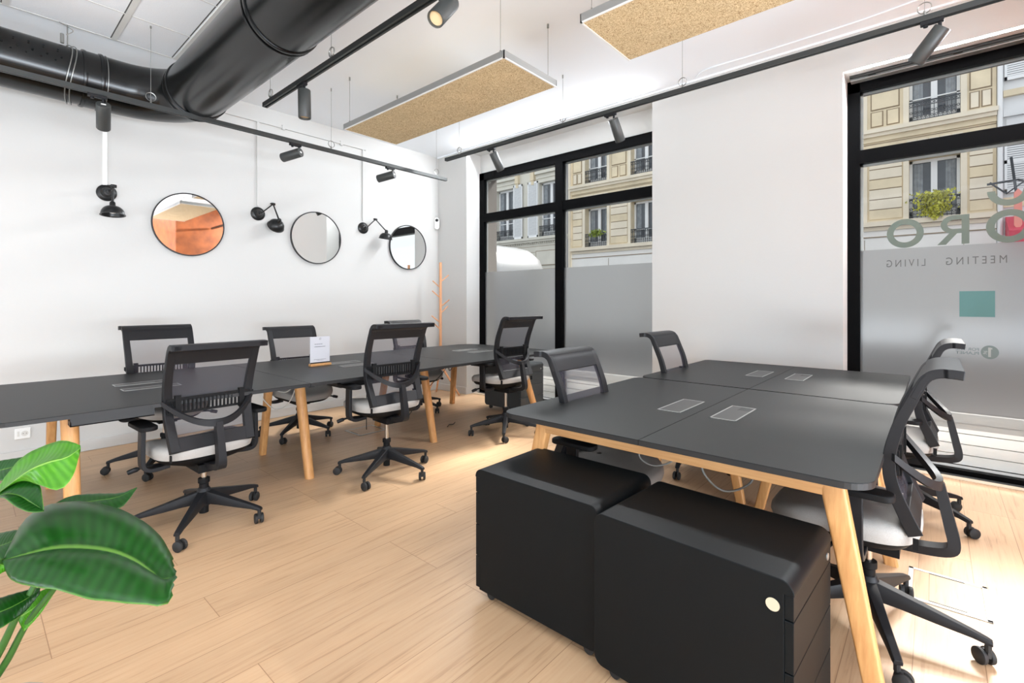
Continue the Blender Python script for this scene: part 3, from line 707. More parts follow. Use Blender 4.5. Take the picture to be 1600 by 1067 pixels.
# ------------------------------------------------------------------ mirrors, wall lamps, conduits, small wall items
for y, lab in ((1.463, 'round mirror reflecting copper-orange walls, left of the three'), (2.75, 'round mirror between the two right wall lamps'), (4.06, 'round mirror nearest the corner, partly behind a lamp shade')):
    t = thing('wall_mirror', lab, 'mirror', (WX, y, 2.03)); R = .302
    b = MB(); b.lathe((.012, 0, 0), (1, 0, 0), [(.0, 0), (R - .006, 0), (R - .006, .012), (0, .012)], 64); b.build('mirror_plate', M['mirror'], t, smooth=30)
    b = MB(); b.lathe((.004, 0, 0), (1, 0, 0), [(R - .008, 0), (R + .003, 0), (R + .003, .026), (R - .006, .026), (R - .008, .02)], 64, closed=True); b.build('rim', M['black'], t, smooth=30)
def wall_lamp(y, z, elbow, neck, sdir, label):
    """elbow, neck: offsets (out, along, up) of the joints from the wall plate; sdir: direction the shade opens"""
    t = thing('wall_lamp', label, 'wall lamp', (WX, y, z), group=None)
    b = MB(); b.lathe((0, 0, 0), (1, 0, 0), [(0, 0), (.072, 0), (.072, .012), (.060, .022), (.045, .026), (.040, .045), (.028, .058), (0, .06)], 36); b.build('wall_plate', M['lampblk'], t, smooth=40)
    e = Vector(elbow); n_ = Vector(neck); p0 = Vector((.075, 0.01, 0))
    b = MB(); b.lathe((.055, 0, 0), (1, 0, 0), [(0, 0), (.014, 0), (.016, .02), (.012, .035), (0, .036)], 16); b.tube([p0, e], .0065, 8); b.build('lower_arm', M['lampblk'], t, smooth=40)
    b = MB(); b.lathe(e - Vector((0, .02, 0)), (0, 1, 0), [(0, 0), (.013, 0), (.015, .02), (.013, .04), (0, .041)], 14); b.tube([e + Vector((0, -.03, 0)), e + Vector((0, .0, 0))], .006, 6); b.build('elbow_joint', M['lampblk'], t, smooth=40)
    b = MB(); b.tube([e, n_], [.0065, .009], 8); b.build('upper_arm', M['lampblk'], t, smooth=40)
    s = Vector(sdir).normalized(); R = .083
    prof = [(.012, -.02), (.02, -.01), (.022, .02)]
    for k in range(9):
        a = PI / 2 * k / 8; prof.append((.02 + (R - .02) * math.sin(a), .02 + .072 * (1 - math.cos(a))))
    prof += [(R + .006, .096), (R + .006, .100), (R - .002, .099)]
    for k in range(8, 0, -1):
        a = PI / 2 * k / 8; prof.append((.016 + (R - .022) * math.sin(a), .024 + .070 * (1 - math.cos(a))))
    prof += [(.0, .026)]
    b = MB(); b.lathe(n_, s, prof, 36); b.build('lamp_shade', M['lampblk'], t, smooth=50)
    b = MB(); b.lathe(n_ + s * .03, s, [(0, 0), (.018, 0), (.028, .03), (.02, .05), (0, .055)], 16); b.build('bulb', M['white'], t, smooth=50)
    return t
wall_lamp(.84, 2.236, (.18, .02, .035), (.20, .01, -.12), (.10, .0, -1), 'black wall lamp left of the copper-reflecting mirror, shade straight down')
wall_lamp(2.10, 2.226, (.10, .12, .11), (.17, .155, -.07), (-.78, -.05, -.6), 'black wall lamp between first and middle mirror, folded arm, shade turned aside')
wall_lamp(3.37, 2.219, (.10, .12, .115), (.15, .25, -.03), (-.15, -.05, -1), 'black wall lamp whose shade overlaps the rightmost mirror')
cd = thing('cable_conduit', 'white wall trunking joining the two right wall lamps below the ceiling', 'conduit', (WX + .002, 2.1, 2.29))
b = MB(); b.box(0, -.012, .02, .014, .012, .92); b.box(0, 1.258, .02, .014, 1.282, .92); b.build('riser', M['wall'], cd)
b = MB(); b.box(0, -.9, .92, .02, 1.30, .945)
for y in (-.5, .25, .95): b.box(0, y, .905, .026, y + .03, .955)
b.build('run', M['wall'], cd)
cd2 = thing('cable_conduit', 'white vertical trunking above the leftmost wall lamp', 'conduit', (WX, .83, 2.30)); b = MB(); b.box(0, -.018, 0, .016, .014, 1.09); b.build('riser', M['white'], cd2, bevel=.003)
def socket(y, z, label):
    t = thing('wall_socket', label, 'socket', (WX, y, z)); b = MB(); b.box(0, -.045, -.042, .012, .045, .042); b.build('plate', M['white'], t, bevel=.004)
    b = MB(); b.lathe((.0125, 0.012, 0), (1, 0, 0), [(0, 0), (.021, 0), (.021, .002), (0, .002)], 20); b.box(.012, -.03, -.02, .015, -.018, .02); b.build('outlet', mat('socket_inner', (214, 212, 206), .4), t)
    b = MB(); [b.box(.014, .012 + q - .002, -.003, .0155, .012 + q + .002, .003) for q in (-.009, .009)]; b.build('pin_hole', M['black'], t)
socket(.321, .229, 'white wall socket under the left end of the long table'); socket(3.17, .22, 'white wall socket under the middle of the long table')
t = thing('door_sensor', 'small white rounded sensor with black eye high in the room corner', 'sensor', (WX + .025, WY - .045, 2.42), PI / 4)
b = MB(); b.prism(rrect(-.035, -.085, .035, .085, .034), XZ, -.02, .015); b.build('housing', M['white'], t, smooth=40, bevel=.004)
b = MB(); b.lathe((0, -.02, .045), (0, -1, 0), [(0, 0), (.022, 0), (.018, .012), (0, .018)], 20); b.build('eye', M['black'], t, smooth=50)

# ------------------------------------------------------------------ coat rack
t = thing('coat_rack', 'slender wooden coat stand with peg hooks in the corner', 'coat stand', (-5.10, 4.33, 0), math.radians(12))
b = MB(); b.tube([(0, 0, .22), (0, 0, 1.82)], .019, 14); b.build('pole', M['rackwood'], t, smooth=40)
for a in (20, 140, 260):
    a = math.radians(a); b = MB(); b.tube([(0, 0, .42), (.27 * math.cos(a), .27 * math.sin(a), 0.004)], [.016, .012], 10); b.build('leg', M['rackwood'], t, smooth=40)
for z, a in ((1.58, 60), (1.50, 190), (1.36, 240), (1.24, 40), (1.15, 70), (1.02, 215), (.93, 250)):
    a = math.radians(a); b = MB(); b.tube([(.01 * math.cos(a), .01 * math.sin(a), z - .02), (.12 * math.cos(a), .12 * math.sin(a), z + .07)], .0085, 8); b.build('peg', M['rackwood'], t, smooth=40)

# ------------------------------------------------------------------ tables
def prism_leg(b, top, base, w0, w1, rnd=False, ang=0):
    top = Vector(top); base = Vector(base)
    def ring(c, w_):
        if rnd: n = 18; pts = [(abs(math.cos(a)) ** .8 * math.copysign(1, math.cos(a)) * w_, abs(math.sin(a)) ** .8 * math.copysign(1, math.sin(a)) * w_) for a in [2 * PI * k / n for k in range(n)]]
        else: pts = rrect(-w_, -w_ * .72, w_, w_ * .72, w_ * .28, 3)
        ca, sa = math.cos(ang), math.sin(ang); return [c + Vector((x * ca - y * sa, x * sa + y * ca, 0)) for x, y in pts]
    b.sweep([ring(base, w1), ring(base.lerp(top, .5), (w0 + w1) / 2), ring(top, w0)])
def power_box(parent, x0, y0, x1, y1, z, slot):
    t = MB(); f = .006
    for (a0, b0, a1, b1) in ((x0, y0, x1, y0 + f), (x0, y1 - f, x1, y1), (x0, y0, x0 + f, y1), (x1 - f, y0, x1, y1)): t.box(a0, b0, z - .001, a1, b1, z + .0025)
    o = t.build('power_outlet_frame', M['alu'], None); wp(o, parent)
    q = MB()
    if slot: q.box(x0 + f, y0 + f, z - .001, x1 - f, y0 + (y1 - y0) * .72, z + .0018); q.box(x0 + f, y0 + (y1 - y0) * .72, z - .001, x0 + (x1 - x0) * .45, y1 - f, z + .0018); o2 = q
    else: q.box(x0 + f, y0 + f, z - .001, x1 - f, y1 - f, z + .0018)
    l = q.build('lid', M['boxlid']); l.parent = o
    if slot:
        q = MB(); q.box(x0 + (x1 - x0) * .45, y0 + (y1 - y0) * .72, z - .001, x1 - f, y1 - f, z + .0006); l = q.build('slot', M['black']); l.parent = o
T = .74
# long table
LT = thing('conference_table', 'long charcoal conference table on oak legs along the left wall', 'table', (-3.83, 2.15, 0))
TH = .022
def toptile(poly, name, parent, m2=None):
    b = MB(); b.prism(poly, XY, T - TH, T - .003, 1); 
    n = len(poly); cx = sum(p[0] for p in poly) / n; cy = sum(p[1] for p in poly) / n
    b.add([(p[0], p[1], T - .003) for p in poly] + [(cx + (p[0] - cx) * .9985, cy + (p[1] - cy) * .9985, T) for p in poly], [(i, (i + 1) % n, n + (i + 1) % n, n + i) for i in range(n)] + [tuple(range(n, 2 * n))], 0)
    return wp(b.build(name, [M['top'], M['edge']]), parent)
r = .22
toptile(rrect(-4.554, -.05, -3.10, 1.519, [r, 0, 0, r]), 'tabletop', LT)
toptile(rrect(-4.554, 1.521, -3.10, 2.969, 0, 1), 'tabletop', LT)
toptile(rrect(-4.554, 2.971, -3.10, 4.35, [0, r, r, 0]), 'tabletop', LT)
for (tx, ty, bx_, by) in ((-3.30, .36, -3.22, .37), (-4.42, .40, -4.58, .40), (-3.575, 1.66, -3.414, 1.665), (-4.08, 1.66, -4.236, 1.662), (-3.60, 2.84, -3.445, 2.845), (-4.14, 2.84, -4.33, 2.83), (-3.36, 3.95, -3.20, 4.08), (-4.36, 3.93, -4.57, 4.07)):
    b = MB(); rnd = bx_ > -3.8
    prism_leg(b, (tx, ty, T - TH), (bx_, by, 0), .036, .030 if not rnd else .031, rnd, ang=0)
    wp(b.build('leg', M['legwood'], smooth=45), LT)
b = MB()
for (x0, x1) in ((-3.50, -3.46), (-4.20, -4.16)): b.box(x0, .35, T - TH - .05, x1, 4.1, T - TH)
for y in (.45, 1.62, 2.82, 3.95): b.box(-4.35, y, T - TH - .045, -3.32, y + .04, T - TH)
wp(b.build('under_frame', M['black']), LT)
for y in (.35, 1.78, 3.25):
    b = MB(); x0, x1 = -3.38, -3.18; b.box(x0, y, T - TH - .055, x1, y + .34, T - TH - .05); b.box(x0, y, T - TH - .055, x0 + .004, y + .34, T - TH); b.box(x1 - .004, y, T - TH - .055, x1, y + .34, T - TH - .01)
    b.box(x0, y, T - TH - .055, x1, y + .004, T - TH - .03)
    wp(b.build('cable_tray', M['black']), LT)
for y in (.64, 2.08, 3.56):
    power_box(LT, -4.00, y, -3.90, y + .30, T, True); power_box(LT, -3.76, y, -3.66, y + .30, T, False)
# right bench desks
def bench(y0, y1, label, legs, boxes=True):
    x0, xm, x1 = -1.605, -.868, -.135
    t = thing('bench_desk', label, 'desk', ((x0 + x1) / 2, (y0 + y1) / 2, 0)); r = .085
    toptile(rrect(x0, y0, xm - .001, y1, [0, 0, r * .55, r]), 'tabletop', t); toptile(rrect(xm + .001, y0, x1, y1, [r, r * .55, 0, 0]), 'tabletop', t)
    for q in legs:
        b = MB(); prism_leg(b, q[0], q[1], .036, .027, False, ang=q[2]); wp(b.build('leg', M['legwood'], smooth=45), t)
    for y in (y0 + .135, y1 - .175):
        b = MB(); b.box(-1.45, y, T - TH - .078, -.265, y + .04, T - TH); wp(b.build('cross_rail', M['railwood'], bevel=.003), t)
    b = MB()
    for x in (-1.30, -.98, -.76, -.44): b.box(x, y0 + .17, T - TH - .03, x + .03, y1 - .17, T - TH)
    wp(b.build('under_frame', M['black']), t)
    b = MB(); yc = (y0 + y1) / 2; b.box(-1.06, yc - .35, T - TH - .12, -.66, yc + .35, T - TH - .115); b.box(-1.06, yc - .35, T - TH - .12, -1.055, yc + .35, T - TH - .04); b.box(-.665, yc - .35, T - TH - .12, -.66, yc + .35, T - TH - .04)
    wp(b.build('cable_tray', M['black']), t)
    for i, (a, c) in enumerate(((-1.043, -.927), (-.788, -.672))): power_box(t, a, y0 + .555, c, y0 + .89, T, i == 1)
    return t
zt = T - TH
bench(1.735, 3.195, 'charcoal four-seat bench desk nearest the viewer, behind the two pedestals',
      [((-1.44, 1.90, zt), (-1.58, 1.84, 0), 0), ((-.262, 1.90, zt), (-.12, 1.83, 0), 0), ((-1.40, 3.04, zt), (-1.55, 3.12, 0), 0), ((-.30, 3.02, zt), (-.16, 2.98, 0), 0)])
bench(3.215, 4.58, 'charcoal bench desk standing against the white pier between the windows',
      [((-1.40, 3.40, zt), (-1.54, 3.30, 0), 0), ((-.32, 3.40, zt), (-.18, 3.32, 0), 0), ((-1.40, 4.40, zt), (-1.54, 4.50, 0), 0), ((-.32, 4.40, zt), (-.18, 4.50, 0), 0),
       ((-1.08, 3.31, zt), (-.93, 3.27, 0), 0), ((-.66, 3.31, zt), (-.82, 3.27, 0), 0)])

# ------------------------------------------------------------------ pedestals
def pedestal(x, y, rz, label, flip, casters=True, size=(.61, .42, .56), skin=M['charcoal']):
    """front (drawers) on local +x, or -x when flip"""
    t = thing('drawer_pedestal', label, 'drawer cabinet', (x, y, 0), rz + (PI if flip else 0), None)
    l, w_, h = size; z0 = .045
    b = MB(); xr = l / 2; hood = rrect(-l / 2, z0, xr, h, [.0, .034, .035, .035], 6); hood = hood[7:]
    poly = [(xr - .024, z0), (xr - .024, h - .037), (xr, h - .037)] + hood
    b.prism(poly, XZ, -w_ / 2, w_ / 2)
    b.build('body', skin, t, smooth=30, bevel=.003)
    dz = (h - .035 - z0 - .012) / 4; nd = 4
    hs = [.5, 1.0, 1.0, 1.0]; tot = sum(hs); z = h - .036
    for k in range(4):
        hh = (h - .036 - z0 - .004) * hs[k] / tot
        b = MB(); b.box(l / 2 - .024, -w_ / 2 + .002, z - hh + .003, l / 2 - .002, w_ / 2 - .002, z); d = b.build('drawer', skin, t, bevel=.002)
        if k == 0:
            b = MB(); b.lathe((l / 2 - .004, w_ / 2 - .05, z - hh / 2), (1, 0, 0), [(0, 0), (.011, 0), (.011, .005), (0, .005)], 16); b.build('lock', M['alu'], d, smooth=40)
        z -= hh
    for sx in (-1, 1):
        for sy in (-1, 1):
            b = MB(); cx, cy = sx * (l / 2 - .06), sy * (w_ / 2 - .045)
            for q in (-.013, .006): b.lathe((cx, cy + q, .021), (0, 1, 0), [(0, 0), (.019, 0), (.021, .002), (.021, .006), (0, .008)], 16)
            b.box(cx - .012, cy - .005, .02, cx + .012, cy + .005, z0 + .002)
            b.build('caster', M['rubber'], t, smooth=40)
    return t
P1 = pedestal(-1.188, 1.672, 0, 'black rounded drawer pedestal, the left of the two in front', True)
P2 = pedestal(-.562, 1.620, math.radians(-3.0), 'black rounded drawer pedestal with a round sticker, right of the two in front', False)
b = MB(); b.lathe((.255, -.2125, .488), (0, -1, 0), [(0, 0), (.017, 0), (.017, .001), (0, .001)], 24); st = b.build('round_sticker', mat('sticker', (186, 176, 152), .6), P2); st['label'] = 'round cream sticker'
pedestal(-3.80, 4.37, 0, 'charcoal drawer pedestal with haze in its colour, under the far right end of the long table', False, size=(.57, .42, .56), skin=M['charcoal_hazed'])

# ------------------------------------------------------------------ office chair (local +Y is the back side)
HW = .232
PROF = [(.150, .470), (.120, .540), (.090, .620), (.078, .690), (.083, .760), (.105, .850), (.137, .930), (.160, .985), (.175, 1.015), (.198, 1.034), (.232, 1.040), (.272, 1.037)]
def prof_pts(n=4): return [Vector((0, d, z)) for d, z in bez([(d, z, 0) for d, z in PROF], n) for d, z in ((d, z),)] if False else [Vector((0, p.x, p.y)) for p in bez([(d, z, 0) for d, z in PROF], n)]
def half_w(z):
    t = (z - .47) / .56
    return HW * (.91 + .09 * math.sin(min(1, max(0, t)) * PI / 2 * 1.05))
def make_chair():
    t = thing('office_chair', 'x', 'office chair')
    pp = prof_pts(4); nrm = []
    for i in range(len(pp)):
        d = (pp[min(i + 1, len(pp) - 1)] - pp[max(i - 1, 0)]).normalized(); nrm.append(Vector((0, d.z, -d.y)))   # towards the rear/down
    # ---- upper assembly gets raised by the gas lift: its children sit under parts tagged 'up'
    up = []
    # back frame: two stiles, top band, bottom bar
    b = MB()
    for s in (-1, 1):
        secs = []
        for p, n_ in zip(pp, nrm):
            hw = half_w(p.z); f = (p.z - .47) / .56; wd = .046 - .008 * min(1, max(0, f)); th = .015 + .008 * (1 - f)
            o = Vector((s * hw, 0, 0)); i_ = Vector((s * (hw - wd), 0, 0))
            secs.append([p + o - n_ * th, p + o + n_ * th, p + i_ + n_ * th * .7, p + i_ - n_ * th * .7])
        b.sweep(secs)
    # top band
    idx = [i for i, p in enumerate(pp) if p.z > .945]
    secs = []
    for i in idx:
        p, n_ = pp[i], nrm[i]; hw = half_w(p.z) + (.010 if i > len(pp) - 6 else .001); th = .0155 if i > len(pp) - 12 else .010
        secs.append([p + Vector((-hw, 0, 0)) - n_ * th, p + Vector((hw, 0, 0)) - n_ * th, p + Vector((hw, 0, 0)) + n_ * th, p + Vector((-hw, 0, 0)) + n_ * th])
    b.sweep(secs)
    # bottom bar
    secs = []
    for i in range(0, 5):
        p, n_ = pp[i], nrm[i]; hw = half_w(p.z) - .01; th = .014
        secs.append([p + Vector((-hw, 0, 0)) - n_ * th, p + Vector((hw, 0, 0)) - n_ * th, p + Vector((hw, 0, 0)) + n_ * th, p + Vector((-hw, 0, 0)) + n_ * th])
    b.sweep(secs)
    up.append(b.build('backrest_frame', M['plast'], t, smooth=35, bevel=.003))
    # mesh
    b = MB(); ids = [i for i, p in enumerate(pp) if .50 < p.z < .985]; rows = []
    for i in ids:
        hw = half_w(pp[i].z) - .03; rows.append([pp[i] + Vector((u * hw, -.004 + .006 * (1 - u * u), 0)) for u in (-1, -.5, 0, .5, 1)])
    vs = [p for r_ in rows for p in r_]; b.add(vs, [(i * 5 + j, i * 5 + j + 1, i * 5 + j + 6, i * 5 + j + 5) for i in range(len(rows) - 1) for j in range(4)])
    up.append(b.build('backrest_mesh', M['mesh'], t, smooth=60))
    # lumbar pad with vertical slots
    b = MB(); y0 = .058; W_ = .150
    y0 = .094
    b.box(-W_, y0, .742, W_, y0 + .012, .757); b.box(-W_, y0, .668, W_, y0 + .012, .680)
    n = 15
    for k in range(n + 1):
        x = -W_ + 2 * W_ * k / n; b.box(x - .0036, y0, .675, x + .0036, y0 + .012, .75)
    for s in (-1, 1): b.box(s * (W_ + .012) - .014, y0 - .004, .660, s * (W_ + .012) + .014, y0 + .018, .770)
    for s in (-1, 1):
        for k in range(5):
            x = s * (W_ + .03 + .008 * k); b.box(x - .002, y0 + .004, .672, x + .002, y0 + .012, .752)
        b.box(min(s * (W_ + .02), s * (W_ + .062)), y0 + .004, .742, max(s * (W_ + .02), s * (W_ + .062)), y0 + .012, .754); b.box(min(s * (W_ + .02), s * (W_ + .062)), y0 + .004, .668, max(s * (W_ + .02), s * (W_ + .062)), y0 + .012, .680)
    up.append(b.build('lumbar_support', M['plast2'], t))
    # rear bow and spine
    b = MB(); arc = []
    for k in range(21):
        u = -1 + 2 * k / 20; z = .735 - .125 * (1 - abs(u) ** 2.2); y = .088 + .125 * (1 - abs(u) ** 2.0); arc.append(Vector((u * (HW - .004), y, z)))
    secs = []
    for k, p in enumerate(arc):
        u = -1 + 2 * k / 20; hh = .013 + .006 * (1 - abs(u)); tt = .010; dd = (arc[min(k + 1, 20)] - arc[max(k - 1, 0)]).normalized(); n_ = Vector((-dd.y, dd.x, 0)).normalized()
        secs.append([p + Vector((0, 0, hh)) - n_ * tt, p + Vector((0, 0, hh)) + n_ * tt, p - Vector((0, 0, hh)) + n_ * tt, p - Vector((0, 0, hh)) - n_ * tt])
    b.sweep(secs)
    sp = bez([(0, .212, .612), (0, .222, .56), (0, .240, .47), (0, .252, .40), (0, .235, .372), (0, .16, .358), (0, .03, .352)], 5); secs = []
    for k, p in enumerate(sp):
        f = k / (len(sp) - 1); d = (sp[min(k + 1, len(sp) - 1)] - sp[max(k - 1, 0)]).normalized(); n_ = Vector((0, d.z, -d.y)); wd = .020 + .012 * f; th = .014 + .004 * math.sin(f * PI)
        secs.append([p + Vector((-wd, 0, 0)) + n_ * th, p + Vector((wd, 0, 0)) + n_ * th, p + Vector((wd * .8, 0, 0)) - n_ * th, p + Vector((-wd * .8, 0, 0)) - n_ * th])
    b.sweep(secs)
    up.append(b.build('back_support', M['plast'], t, smooth=35, bevel=.003))
    # seat: cushion lofted from superellipse rings, front edge falls away
    def ring(sx, sy0, sy1, z, n=40, drop=0):
        out = []
        for k in range(n):
            a = 2 * PI * k / n; c, s_ = math.cos(a), math.sin(a); e = .62
            x = abs(c) ** e * math.copysign(1, c) * sx; y = abs(s_) ** e * math.copysign(1, s_)
            yy = y * (sy1 if y > 0 else sy0) ; f = max(0, -y - .35) / .65
            out.append(Vector((x * (1 - .06 * f), yy - .06, z - drop * f * f)))
        return out
    b = MB(); b.sweep([ring(.215, .235, .20, .418, drop=.035), ring(.246, .262, .222, .424, drop=.040), ring(.252, .270, .228, .448, drop=.042), ring(.250, .268, .226, .470, drop=.044), ring(.238, .255, .214, .484, drop=.044), ring(.20, .22, .18, .490, drop=.042), ring(.12, .14, .10, .488, drop=.03)])
    up.append(b.build('seat', M['cushion'], t, smooth=60))
    b = MB(); b.box(.205, .142, .424, .213, .158, .462) ; b.box(-.213, .142, .424, -.205, .158, .462); up.append(b.build('seat_tag', M['plast2'], t))
    b = MB(); b.sweep([ring(.10, .12, .10, .345), ring(.14, .16, .13, .362), ring(.215, .23, .195, .392, drop=.03), ring(.232, .25, .21, .412, drop=.036), ring(.236, .254, .214, .424, drop=.038)]); b.box(-.06, -.10, .315, .06, .10, .36)
    up.append(b.build('seat_shell', M['plast2'], t, smooth=40))
    b = MB(); b.tube(bez([(.12, -.08, .362), (.24, -.10, .365), (.29, -.11, .358), (.33, -.12, .346)], 4), [.007] * 4 + [.007] * 4 + [.014] * 4 + [.012], 8); up.append(b.build('height_lever', M['plast'], t, smooth=40))
    for s in (-1, 1):
        b = MB(); bw = bez([(s * .17, -.02, .372), (s * .25, -.02, .366), (s * .285, -.02, .385), (s * .292, -.02, .44), (s * .290, -.02, .60)], 5); secs = []
        for k, p in enumerate(bw):
            f = k / (len(bw) - 1); d = (bw[min(k + 1, len(bw) - 1)] - bw[max(k - 1, 0)]).normalized(); n_ = Vector((d.z, 0, -d.x)); wd = .034 - .004 * f; th = .011
            secs.append([p + Vector((0, -wd, 0)) + n_ * th, p + Vector((0, wd, 0)) + n_ * th, p + Vector((0, wd, 0)) - n_ * th, p + Vector((0, -wd, 0)) - n_ * th])
        b.sweep(secs); ap = b.build('armrest', M['plast'], t, smooth=35, bevel=.004); up.append(ap)
        b = MB(); b.prism([(x + s * .285, y) for x, y in rrect(-.042, -.15, .042, .10, [.03, .035, .035, .03], 5)], XY, .598, .622); pd = b.build('armrest_pad', M['plast2'], ap, bevel=.006, smooth=35)
    # gas lift
    b = MB(); b.lathe((0, 0, .055), (0, 0, 1), [(0, 0), (.024, 0), (.024, .17), (.03, .175), (.03, .20), (0, .20)], 20); b.build('column_sleeve', M['plast2'], t, smooth=40)
    b = MB(); b.lathe((0, 0, .24), (0, 0, 1), [(0, 0), (.014, 0), (.014, .20), (0, .20)], 18); b.build('gas_lift', M['chrome'], t, smooth=40)
    # star base and casters
    hub = MB(); hub.lathe((0, 0, .10), (0, 0, 1), [(0, 0), (.036, 0), (.040, .02), (.036, .085), (.028, .10), (0, .10)], 24); hb = hub.build('base_hub', M['plast'], t, smooth=40)
    for k in range(5):
        a = 2 * PI * k / 5; d = Vector((math.cos(a), math.sin(a), 0)); s_ = Vector((-math.sin(a), math.cos(a), 0)); b = MB(); secs = []
        for f, w_, zt_, zb in ((0.02, .030, .185, .115), (.10, .026, .165, .110), (.20, .021, .138, .098), (.30, .017, .112, .088), (.338, .016, .100, .080), (.352, .014, .094, .078)):
            secs.append([d * f + s_ * w_ * .7 + Vector((0, 0, zt_)), d * f + s_ * w_ + Vector((0, 0, (zt_ + zb) / 2)), d * f + s_ * w_ * .9 + Vector((0, 0, zb)), d * f - s_ * w_ * .9 + Vector((0, 0, zb)), d * f - s_ * w_ + Vector((0, 0, (zt_ + zb) / 2)), d * f - s_ * w_ * .7 + Vector((0, 0, zt_))])
        b.sweep(secs); b.build('base_leg', M['plast'], t, smooth=35, bevel=.002)
        b = MB(); c = d * .34; th = a + .7 + k * 1.3; ax = Vector((math.cos(th), math.sin(th), 0)); fw = Vector((-ax.y, ax.x, 0)) * .016
        b.tube([c + Vector((0, 0, .052)), c + Vector((0, 0, .092))], .010, 8)
        for q in (-1, 1): b.lathe(c + fw + Vector((0, 0, .028)) + ax * q * .007, ax * q, [(0, 0), (.026, 0), (.028, .003), (.028, .013), (.023, .017), (0, .018)], 20)
        b.sweep([[c + fw + ax * u + Vector((0, 0, z)) for u, z in ((-.007, .02), (.007, .02), (.007, .056), (-.007, .056))], [c - fw * .4 + ax * u + Vector((0, 0, z)) for u, z in ((-.007, .03), (.007, .03), (.007, .056), (-.007, .056))]])
        b.build('caster', M['rubber'], t, smooth=40)
    return t, [o.name for o in up]
chair0, UP = make_chair(); used = False
base_names = {'backrest_frame', 'backrest_mesh', 'lumbar_support', 'back_support', 'seat', 'seat_tag', 'seat_shell', 'height_lever', 'armrest'}
def stem(n): return n.split('.')[0]
def place_chair(x, y, back, base_deg, lift, label, group):
    """back: world heading (degrees) the back side points to; base_deg: world heading of one base leg"""
    global used
    c = copy_tree(chair0) if used else chair0
    used = True
    rz = math.radians(back - 90); c.location = (x, y, 0); c.rotation_euler = (0, 0, rz); c['label'] = label; c['group'] = group
    rb = math.radians(base_deg) - rz
    for ch in c.children:
        if stem(ch.name) in base_names: ch.location.z += lift
        elif stem(ch.name) in ('base_leg', 'caster', 'base_hub'): ch.rotation_euler.z = rb
    return c
gL, gR = 'office chairs around the long table', 'office chairs at the bench desks'
c_rest = []
# geometry of the source chair is placed last so copies start unlifted
specs = [
    (-4.53, 1.047, 180, 40, .035, 'black mesh office chair behind the long table, furthest left, back to the wall', gL),
    (-4.637, 2.16, 178, 22, -.02, 'black mesh office chair behind the long table and the paper sign', gL),
    (-4.62, 3.53, 180, 10, 0, 'black mesh office chair behind the long table, mostly hidden by another chair', gL),
    (-3.09, 2.10, -3, 12, .07, 'raised black office chair, back to us, at the middle of the long table', gL),
    (-3.15, 3.50, -2, -51, .09, 'black mesh office chair at the window end of the long table', gL),
    (-1.40, 2.33, 180, 20, -.05, 'black mesh office chair left of the nearest bench desk, seat under it', gR),
    (-1.47, 3.74, 180, 66, -.02, 'black mesh office chair left of the far bench desk, only its back showing', gR),
    (-.20, 2.37, 0, 0, 0, 'black mesh office chair right of the nearest bench desk, seen from the side', gR),
    (-.15, 3.78, 0, 40, .0, 'pale-lit office chair right of the far bench desk, behind the nearest right one', gR),
]
used = True
for s_ in specs: place_chair(*s_)
used = False
place_chair(-3.20, .93, 3, 36, 0, 'black mesh office chair with its back to us, front left beside the plant', gL)

# ------------------------------------------------------------------ table sign
t = thing('table_sign', 'white printed card in a small wooden stand on the long table', 'sign', (-3.915, 2.0, T), math.radians(2))
b = MB(); b.box(-.02, -.092, 0, .025, .092, .020); b.build('stand', M['railwood'], t, bevel=.003)
b = MB(); b.box(-.003, -.088, .012, .003, .088, .245); b.build('card', mat('card_white', (196, 196, 201), .35), t)
b = MB(); b.box(.0031, -.088, .020, .0042, .088, .030); b.build('black_strip', M['black'], t)
b = MB(); tx = .0033
def line(y0, y1, z, h):
    yy = y0
    while yy < y1:
        w_ = random.uniform(.006, .018); b.box(.003, yy, z, tx, min(yy + w_, y1), z + h); yy += w_ + .004
line(-.05, .02, .180, .004); line(-.05, .045, .158, .005); line(-.055, .05, .052, .003); line(-.03, .03, .044, .003)
b.tube([(.0032, .007 * math.cos(a), .226 + .007 * math.sin(a)) for a in [k * PI / 6 for k in range(12)]], .001, 4, closed=True)
b.build('printed_text', mat('print_grey', (70, 70, 78), .6), t)

# ------------------------------------------------------------------ writing and marks on the glass
def text_obj(s, width, height, m, x, z, bold=0.0, spacing=1.0, y=None):
    """mirrored lettering whose left edge (as seen inside) is x, baseline z"""
    cu = bpy.data.curves.new('t', 'FONT'); cu.body = s; cu.size = 1; cu.space_character = spacing; cu.offset = bold; cu.extrude = .0; cu.resolution_u = 6
    o = bpy.data.objects.new('t', cu); COL.objects.link(o); bpy.context.view_layer.update()
    me = bpy.data.meshes.new_from_object(o.evaluated_get(bpy.context.evaluated_depsgraph_get())); bpy.data.objects.remove(o)
    xs = [v.co.x for v in me.vertices]; ys = [v.co.y for v in me.vertices]; x0, x1, y0, y1 = min(xs), max(xs), min(ys), max(ys)
    for v in me.vertices:
        u = (v.co.x - x0) / (x1 - x0); w_ = (v.co.y - y0) / (y1 - y0); v.co = Vector((x + width * (1 - u), GY + .008 if y is None else y, z + height * w_))
    me.materials.append(m); return me
SAGE = mat('sage_vinyl', (92, 104, 95), .6); GREYV = mat('grey_vinyl', (88, 90, 88), .6); PALEV = mat('pale_sage_vinyl', (112, 128, 128), .6)
Wl = thing('window_lettering', 'large sage-green mirrored letters stuck on the right window above the frosting', 'lettering', (.1, GY, 1.7))
YG = GY + .008
